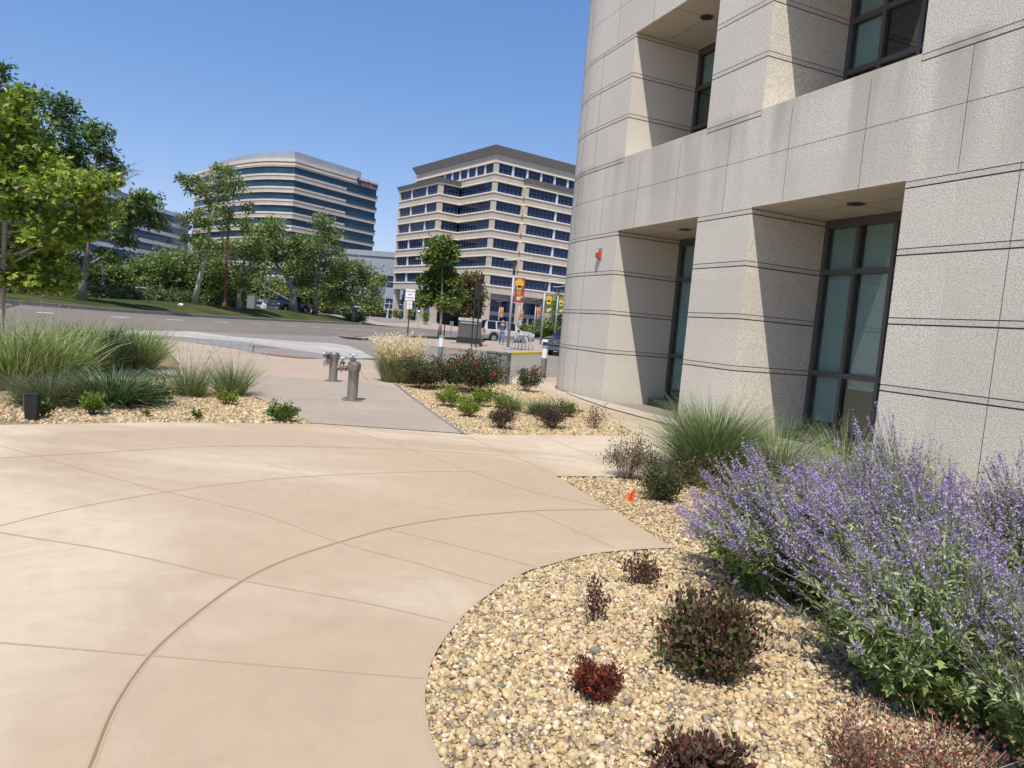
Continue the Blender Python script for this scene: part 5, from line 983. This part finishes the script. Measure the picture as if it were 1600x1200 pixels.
bush('shrub', 'tiny dark sprig alone in the gravel of the left bed, right of centre', 306, 655, 13, 15, 120, .035, DG, seed=205, stems=10)
bush('shrub', 'tiny sprig in the gravel below the dark green round shrub', 226, 650, 13, 14, 90, .03, [(.13, .13, .06)], seed=206, stems=9)
bush('shrub', 'small yellow green shrub at the foot of the last wispy grass', 355, 632, 30, 20, 700, .035, MG[:2]+[(.22, .25, .04)], seed=207)
bush('shrub', 'rounded dark green shrub at the very tip of the left bed', 433, 658, 42, 26, 1700, .032, [(.09, .16, .03), (.06, .11, .025), (.13, .21, .04)], seed=208)
# middle bed
grass('feather_grass', 'feather reed grass with straw coloured plumes at the left end of the rose bed', 'ornamental grass', pl(622, 597), .86, .36, 2200, [(.22, .26, .10), (.17, .22, .09), (.30, .31, .15)], .42, .25, .011, 110, heads=(300, 1.18, (.74, .63, .43), .26, .07))
RS = [(.055, .085, .035), (.08, .115, .045), (.04, .06, .028), (.10, .075, .045)]; FL = [(.62, .035, .04), (.50, .025, .035), (.72, .09, .09)]
RG = 'red rose bushes in the middle bed'
bush('rose_bush', 'low dark rose bush right beside the straw coloured feather grass', 650, 607, 64, 45, 4800, .042, RS, seed=210, stems=40, flowers=(8, .06, FL), group=RG, cat='rose bush')
bush('rose_bush', 'rose bush with few flowers, second from the feather grass', 696, 608, 74, 49, 5800, .042, RS, seed=211, stems=40, flowers=(18, .065, FL), group=RG, cat='rose bush')
bush('rose_bush', 'largest rose bush with most of the red flowers, in front of the grey cabinet', 744, 617, 88, 62, 9000, .045, RS, seed=212, stems=56, flowers=(44, .07, FL), group=RG, cat='rose bush')
bush('rose_bush', 'small open rose bush right of the grey cabinet', 822, 612, 48, 38, 2000, .042, RS, seed=213, stems=26, flowers=(12, .055, FL), group=RG, cat='rose bush')
GG = 'bright green mounds in the middle bed'
bush('shrub', 'bright green round mound, largest and leftmost of the three below the roses', 702, 636, 42, 30, 2300, .03, MG, seed=214, group=GG)
bush('shrub', 'bright green mound in front, middle of the three below the roses', 728, 651, 34, 25, 1800, .03, MG, seed=215, group=GG)
bush('shrub', 'bright green mound behind, rightmost of the three below the roses', 752, 636, 38, 26, 1900, .03, MG, seed=216, group=GG)
bush('shrub', 'yellow green mound between the mounds and the striped grass', 785, 638, 36, 24, 1500, .032, MG+DG[:1], seed=217)
bush('shrub', 'green round mound at the right side of the middle bed behind the dark shrubs', 886, 652, 32, 24, 1300, .032, [(.12, .19, .04), (.09, .14, .03), (.17, .23, .06)], seed=218)
grass('ornamental_grass', 'striped pale grass tuft in the middle bed', 'ornamental grass', pl(800, 640), .42, .10, 420, [(.45, .46, .30), (.28, .33, .15), (.18, .25, .08)], .9, .7, .012, 111)
grass('ornamental_grass', 'fine green grass mound in the middle bed behind the darkest shrub', 'ornamental grass', pl(845, 648), .42, .16, 1300, [(.12, .17, .07), (.16, .20, .10), (.09, .13, .05)], 1., .7, .005, 112)
grass('ornamental_grass', 'sparse dry grass wisps at the right back of the middle bed', 'ornamental grass', pl(880, 640), .55, .2, 150, [(.30, .25, .18), (.20, .18, .12)], 1., .8, .004, 113)
DKR = [(.085, .048, .040), (.06, .04, .032), (.05, .055, .028), (.12, .065, .05)]
BR = 'dark barberry shrubs in the middle bed'
bush('barberry', 'dark brown barberry shrub on the left of the middle bed front', 782, 670, 46, 38, 2300, .024, DKR, 'oval', 220, stems=46, group=BR)
bush('barberry', 'darkest and widest barberry shrub in the middle bed front', 864, 671, 50, 36, 3000, .024, DKR, 'oval', 221, stems=54, group=BR)
bush('barberry', 'sparse twiggy barberry shrub at the right tip of the middle bed', 931, 670, 40, 34, 620, .024, [(.16, .10, .07), (.12, .075, .055), (.20, .14, .10)], 'oval', 222, stems=26, group=BR)
# right bed
bush('shrub', 'open brown shrub with many forked twigs at the corner of the right bed', 978, 750, 70, 62, 2300, .020, [(.19, .125, .085), (.15, .10, .07), (.12, .10, .05), (.24, .17, .12)], 'oval', 230, stems=60, open_=.55, base=.06)
bush('shrub', 'dense dark green shrub right of the open brown one', 1036, 784, 72, 62, 4200, .022, [(.06, .09, .03), (.045, .065, .025), (.09, .12, .04), (.12, .09, .05)], 'oval', 231, stems=60, open_=.3)
bush('shrub', 'brownish shrub in the shade of the big grass clump', 1088, 760, 60, 52, 1800, .022, [(.13, .085, .05), (.08, .075, .035), (.10, .12, .04)], 'oval', 232, stems=40)
bush('shrub', 'low olive shrub between the grass clumps and the purple sage', 1150, 790, 100, 52, 2800, .026, [(.10, .13, .045), (.08, .10, .035), (.15, .12, .06)], 'oval', 233, stems=46)
WG = [(.15, .21, .095), (.20, .26, .125), (.105, .155, .065), (.29, .34, .19)]
grass('ornamental_grass', 'largest arching green grass clump, spreading in front of the middle granite pillar', 'ornamental grass', pl(1108, 742), 1.18, .20, 3600, WG, .95, .6, .0075, 240, seg=6)
grass('ornamental_grass', 'looser grass clump right of the largest one, at the granite pillar foot', 'ornamental grass', pl(1215, 750), 1.0, .22, 950, WG+YG[:1], 1.0, .55, .006, 241, seg=6)
grass('ornamental_grass', 'wispy grass clump before the big ground floor window', 'ornamental grass', pl(1320, 752), 1.0, .26, 650, YG+WG[:2], 1.1, .55, .005, 242, seg=6)
grass('ornamental_grass', 'dry grass tuft between the wide window and the sage', 'ornamental grass', pl(1400, 770), .85, .25, 700, YG+[(.35, .30, .18)], 1., .6, .0045, 243, seg=5)
bush('barberry', 'small twiggy dark shrub near the paving point', 1003, 915, 66, 58, 620, .022, [(.12, .05, .045), (.10, .085, .04), (.15, .07, .05)], 'oval', 250, stems=30, open_=.35)
bush('barberry', 'sparse upright dark red twigs in the middle of the near gravel', 935, 972, 60, 84, 420, .018, [(.12, .045, .05), (.09, .04, .04)], 'oval', 251, stems=6, open_=.2, low=.5)
bush('barberry', 'small bright red barberry alone in the near gravel', 931, 1090, 80, 66, 3400, .017, [(.34, .055, .035), (.22, .045, .035), (.12, .04, .03), (.10, .06, .035)], 'oval', 252, stems=40, open_=.3)
bush('shrub', 'big dense dark purple and green leaved shrub beside the purple sage', 1108, 1058, 154, 128, 9500, .027, [(.13, .065, .055), (.18, .085, .07), (.10, .125, .04), (.13, .165, .045), (.09, .055, .045), (.16, .10, .075)], 'oval', 253, stems=170, open_=.5, low=.02, mt='leaf')
bush('barberry', 'dark red shrub cut by the bottom edge of the picture', 1100, 1262, 150, 110, 2600, .026, [(.14, .05, .05), (.09, .045, .04), (.10, .10, .045)], 'oval', 254, stems=40)
for px, py, sd_, lb_ in ((1372, 1235, 255, 'sprawling red leaved barberry with bare twigs at the bottom right'), (1490, 1262, 256, 'second red twiggy barberry, nearer the lower right corner')):
    bush('barberry', lb_, px, py, 205, 112, 1700, .016, [(.28, .085, .075), (.22, .07, .06), (.34, .14, .12), (.20, .13, .09), (.17, .16, .07)], 'oval', sd_, stems=34, open_=.25, stemmat='pale_stem', low=.05, group='red barberries at the lower right')
# Russian sage
def sage(label, loc, h, r, stems, seed, lean=(0, 0), fdens=.76):
    rs = np.random.default_rng(seed); t = thing('russian_sage', label, 'sage plant', loc, group='purple flowering sage plants'); st = A(); fo = A(); fl = A()
    a = rs.uniform(0, 2*np.pi, stems); q = rs.uniform(0, 1, stems)**.5; T = np.linspace(0, 1, 9)
    hs = h*rs.uniform(.62, 1.05, stems)*(1-.38*q**2); ex = r*q*rs.uniform(.8, 1.15, stems)
    B = np.c_[np.cos(a), np.sin(a)]*(q*r*.46)[:, None]; E2 = np.c_[np.cos(a), np.sin(a)]*ex[:, None]+np.array(lean)*h+rs.normal(0, .05, (stems, 2))
    PT_ = np.zeros((stems, 9, 3)); bend = T**1.35
    PT_[:, :, :2] = B[:, None]*(1-bend)[None, :, None]+E2[:, None]*bend[None, :, None]; PT_[:, :, 2] = hs[:, None]*(T-.10*T**3*q[:, None]*2)[:]
    PT_[:, 1:-1] += rs.normal(0, .008, (stems, 7, 3))
    # stems as thin ribbons
    sd2 = unit(np.c_[-np.sin(a), np.cos(a), np.zeros(stems)]+rs.normal(0, .4, (stems, 3))); wv = (.0028*(1-.6*T))[None, :, None]
    V = np.stack([PT_-sd2[:, None]*wv, PT_+sd2[:, None]*wv], 2).reshape(-1, 3); F = ((np.arange(stems)*18)[:, None, None]+(np.arange(8)*2)[None, :, None]+np.array([0, 1, 3, 2])).reshape(-1, 4)
    st.add(V, F, 0, cols(rs, len(F), [(.28, .29, .20), (.20, .23, .13)]))
    def pick(n, f0, f1):
        i = rs.integers(0, stems, n); f = rs.uniform(f0, f1, n)*8; k = np.minimum(f.astype(int), 7); fr_ = (f-k)[:, None]; P = PT_[i, k]*(1-fr_)+PT_[i, k+1]*fr_; return P, unit(PT_[i, k+1]-PT_[i, k]), i, f/8
    n = stems*85; P, ax, i, f = pick(n, .04, .78); off = unit(rs.normal(size=(n, 3))); P = P+off*rs.uniform(.0, .035, (n, 1))
    leaves(fo, rs, P, .046, 'slim', cols(rs, n, [(.25, .32, .14), (.33, .40, .19), (.19, .25, .10), (.42, .47, .28)]), axis=off*.9+ax*.6)
    n = stems*34; P, ax, i, f = pick(n, .03, .58); off = unit(rs.normal(size=(n, 3))); leaves(fo, rs, P+off*.03, .055, 'spray', cols(rs, n, [(.22, .29, .09), (.16, .23, .065)]), axis=off+ax*.4)
    # side spikes on the upper stems
    ns_ = stems*4; P, ax, i, f = pick(ns_, .52, .88); off = unit(rs.normal(size=(ns_, 3))*[1, 1, .4]); L = (.13+.14*(1-f))*h*rs.uniform(.6, 1.15, ns_); tipv = unit(ax*1.5+off*.42)
    spP = [PT_[:, 5], PT_[:, 8]]; P0_ = np.r_[P, PT_[:, 5]]; P1_ = np.r_[P+tipv*L[:, None], PT_[:, 8]]
    m_ = 29; n = len(P0_)*m_; i = np.repeat(np.arange(len(P0_)), m_); dens_long = 1; f = rs.uniform(.12, 1, n)**.9; f = np.round(f*9)/9*.75+f*.25
    ex_ = rs.random(len(P0_)) < fdens; keep = ex_[i]; Q = P0_[i]*(1-f[:, None])+P1_[i]*f[:, None]+rs.normal(0, 1, (n, 3))*(.0095*(1.15-f))[:, None]; Q = Q[keep]
    leaves(fl, rs, Q, .0128, 'diamond', cols(rs, len(Q), [(.32, .235, .58), (.38, .285, .62), (.45, .36, .60), (.26, .195, .49), (.54, .46, .66), (.40, .34, .46), (.39, .26, .47), (.40, .37, .44)], .22))
    n2 = len(P0_); sd3 = unit(rs.normal(size=(n2, 3)))*.0016; V = np.stack([P0_-sd3, P0_+sd3, P1_+sd3*.5, P1_-sd3*.5], 1).reshape(-1, 3); st.add(V, np.arange(n2*4).reshape(-1, 4), 0, cols(rs, n2, [(.24, .20, .28), (.24, .25, .18)]))
    st.build('stems', M['matte_leaf'], t); fo.build('foliage', M['matte_leaf'], t); fl.build('flower_spikes', M['petal'], t); return t
sage('purple sage plant at the left, reaching over the gravel towards the paving point', (1.93, 4.5, -.02), 1.02, .62, 210, 301, (-.26, 0))
sage('tall purple sage plant at the back, before the wide ground floor window', (2.85, 5.0, -.02), 1.22, .66, 210, 302, (-.18, .03))
sage('purple sage plant in the middle of the group with the densest flowers', (2.45, 3.95, -.02), 1.18, .66, 240, 303, (-.22, 0))
sage('purple sage plant on the right against the right edge of the picture', (3.35, 4.15, -.02), 1.28, .68, 230, 304, (-.12, 0))
sage('nearest leafy sage plant with few flowers at the lower right', (2.12, 3.22, -.02), 1.02, .60, 230, 305, (-.14, .02), .30)
sage('leafy sage plant cut by the right edge of the picture, below the tallest flowers', (2.36, 2.62, -.02), 1.02, .48, 210, 306, (-.06, .05), .20)
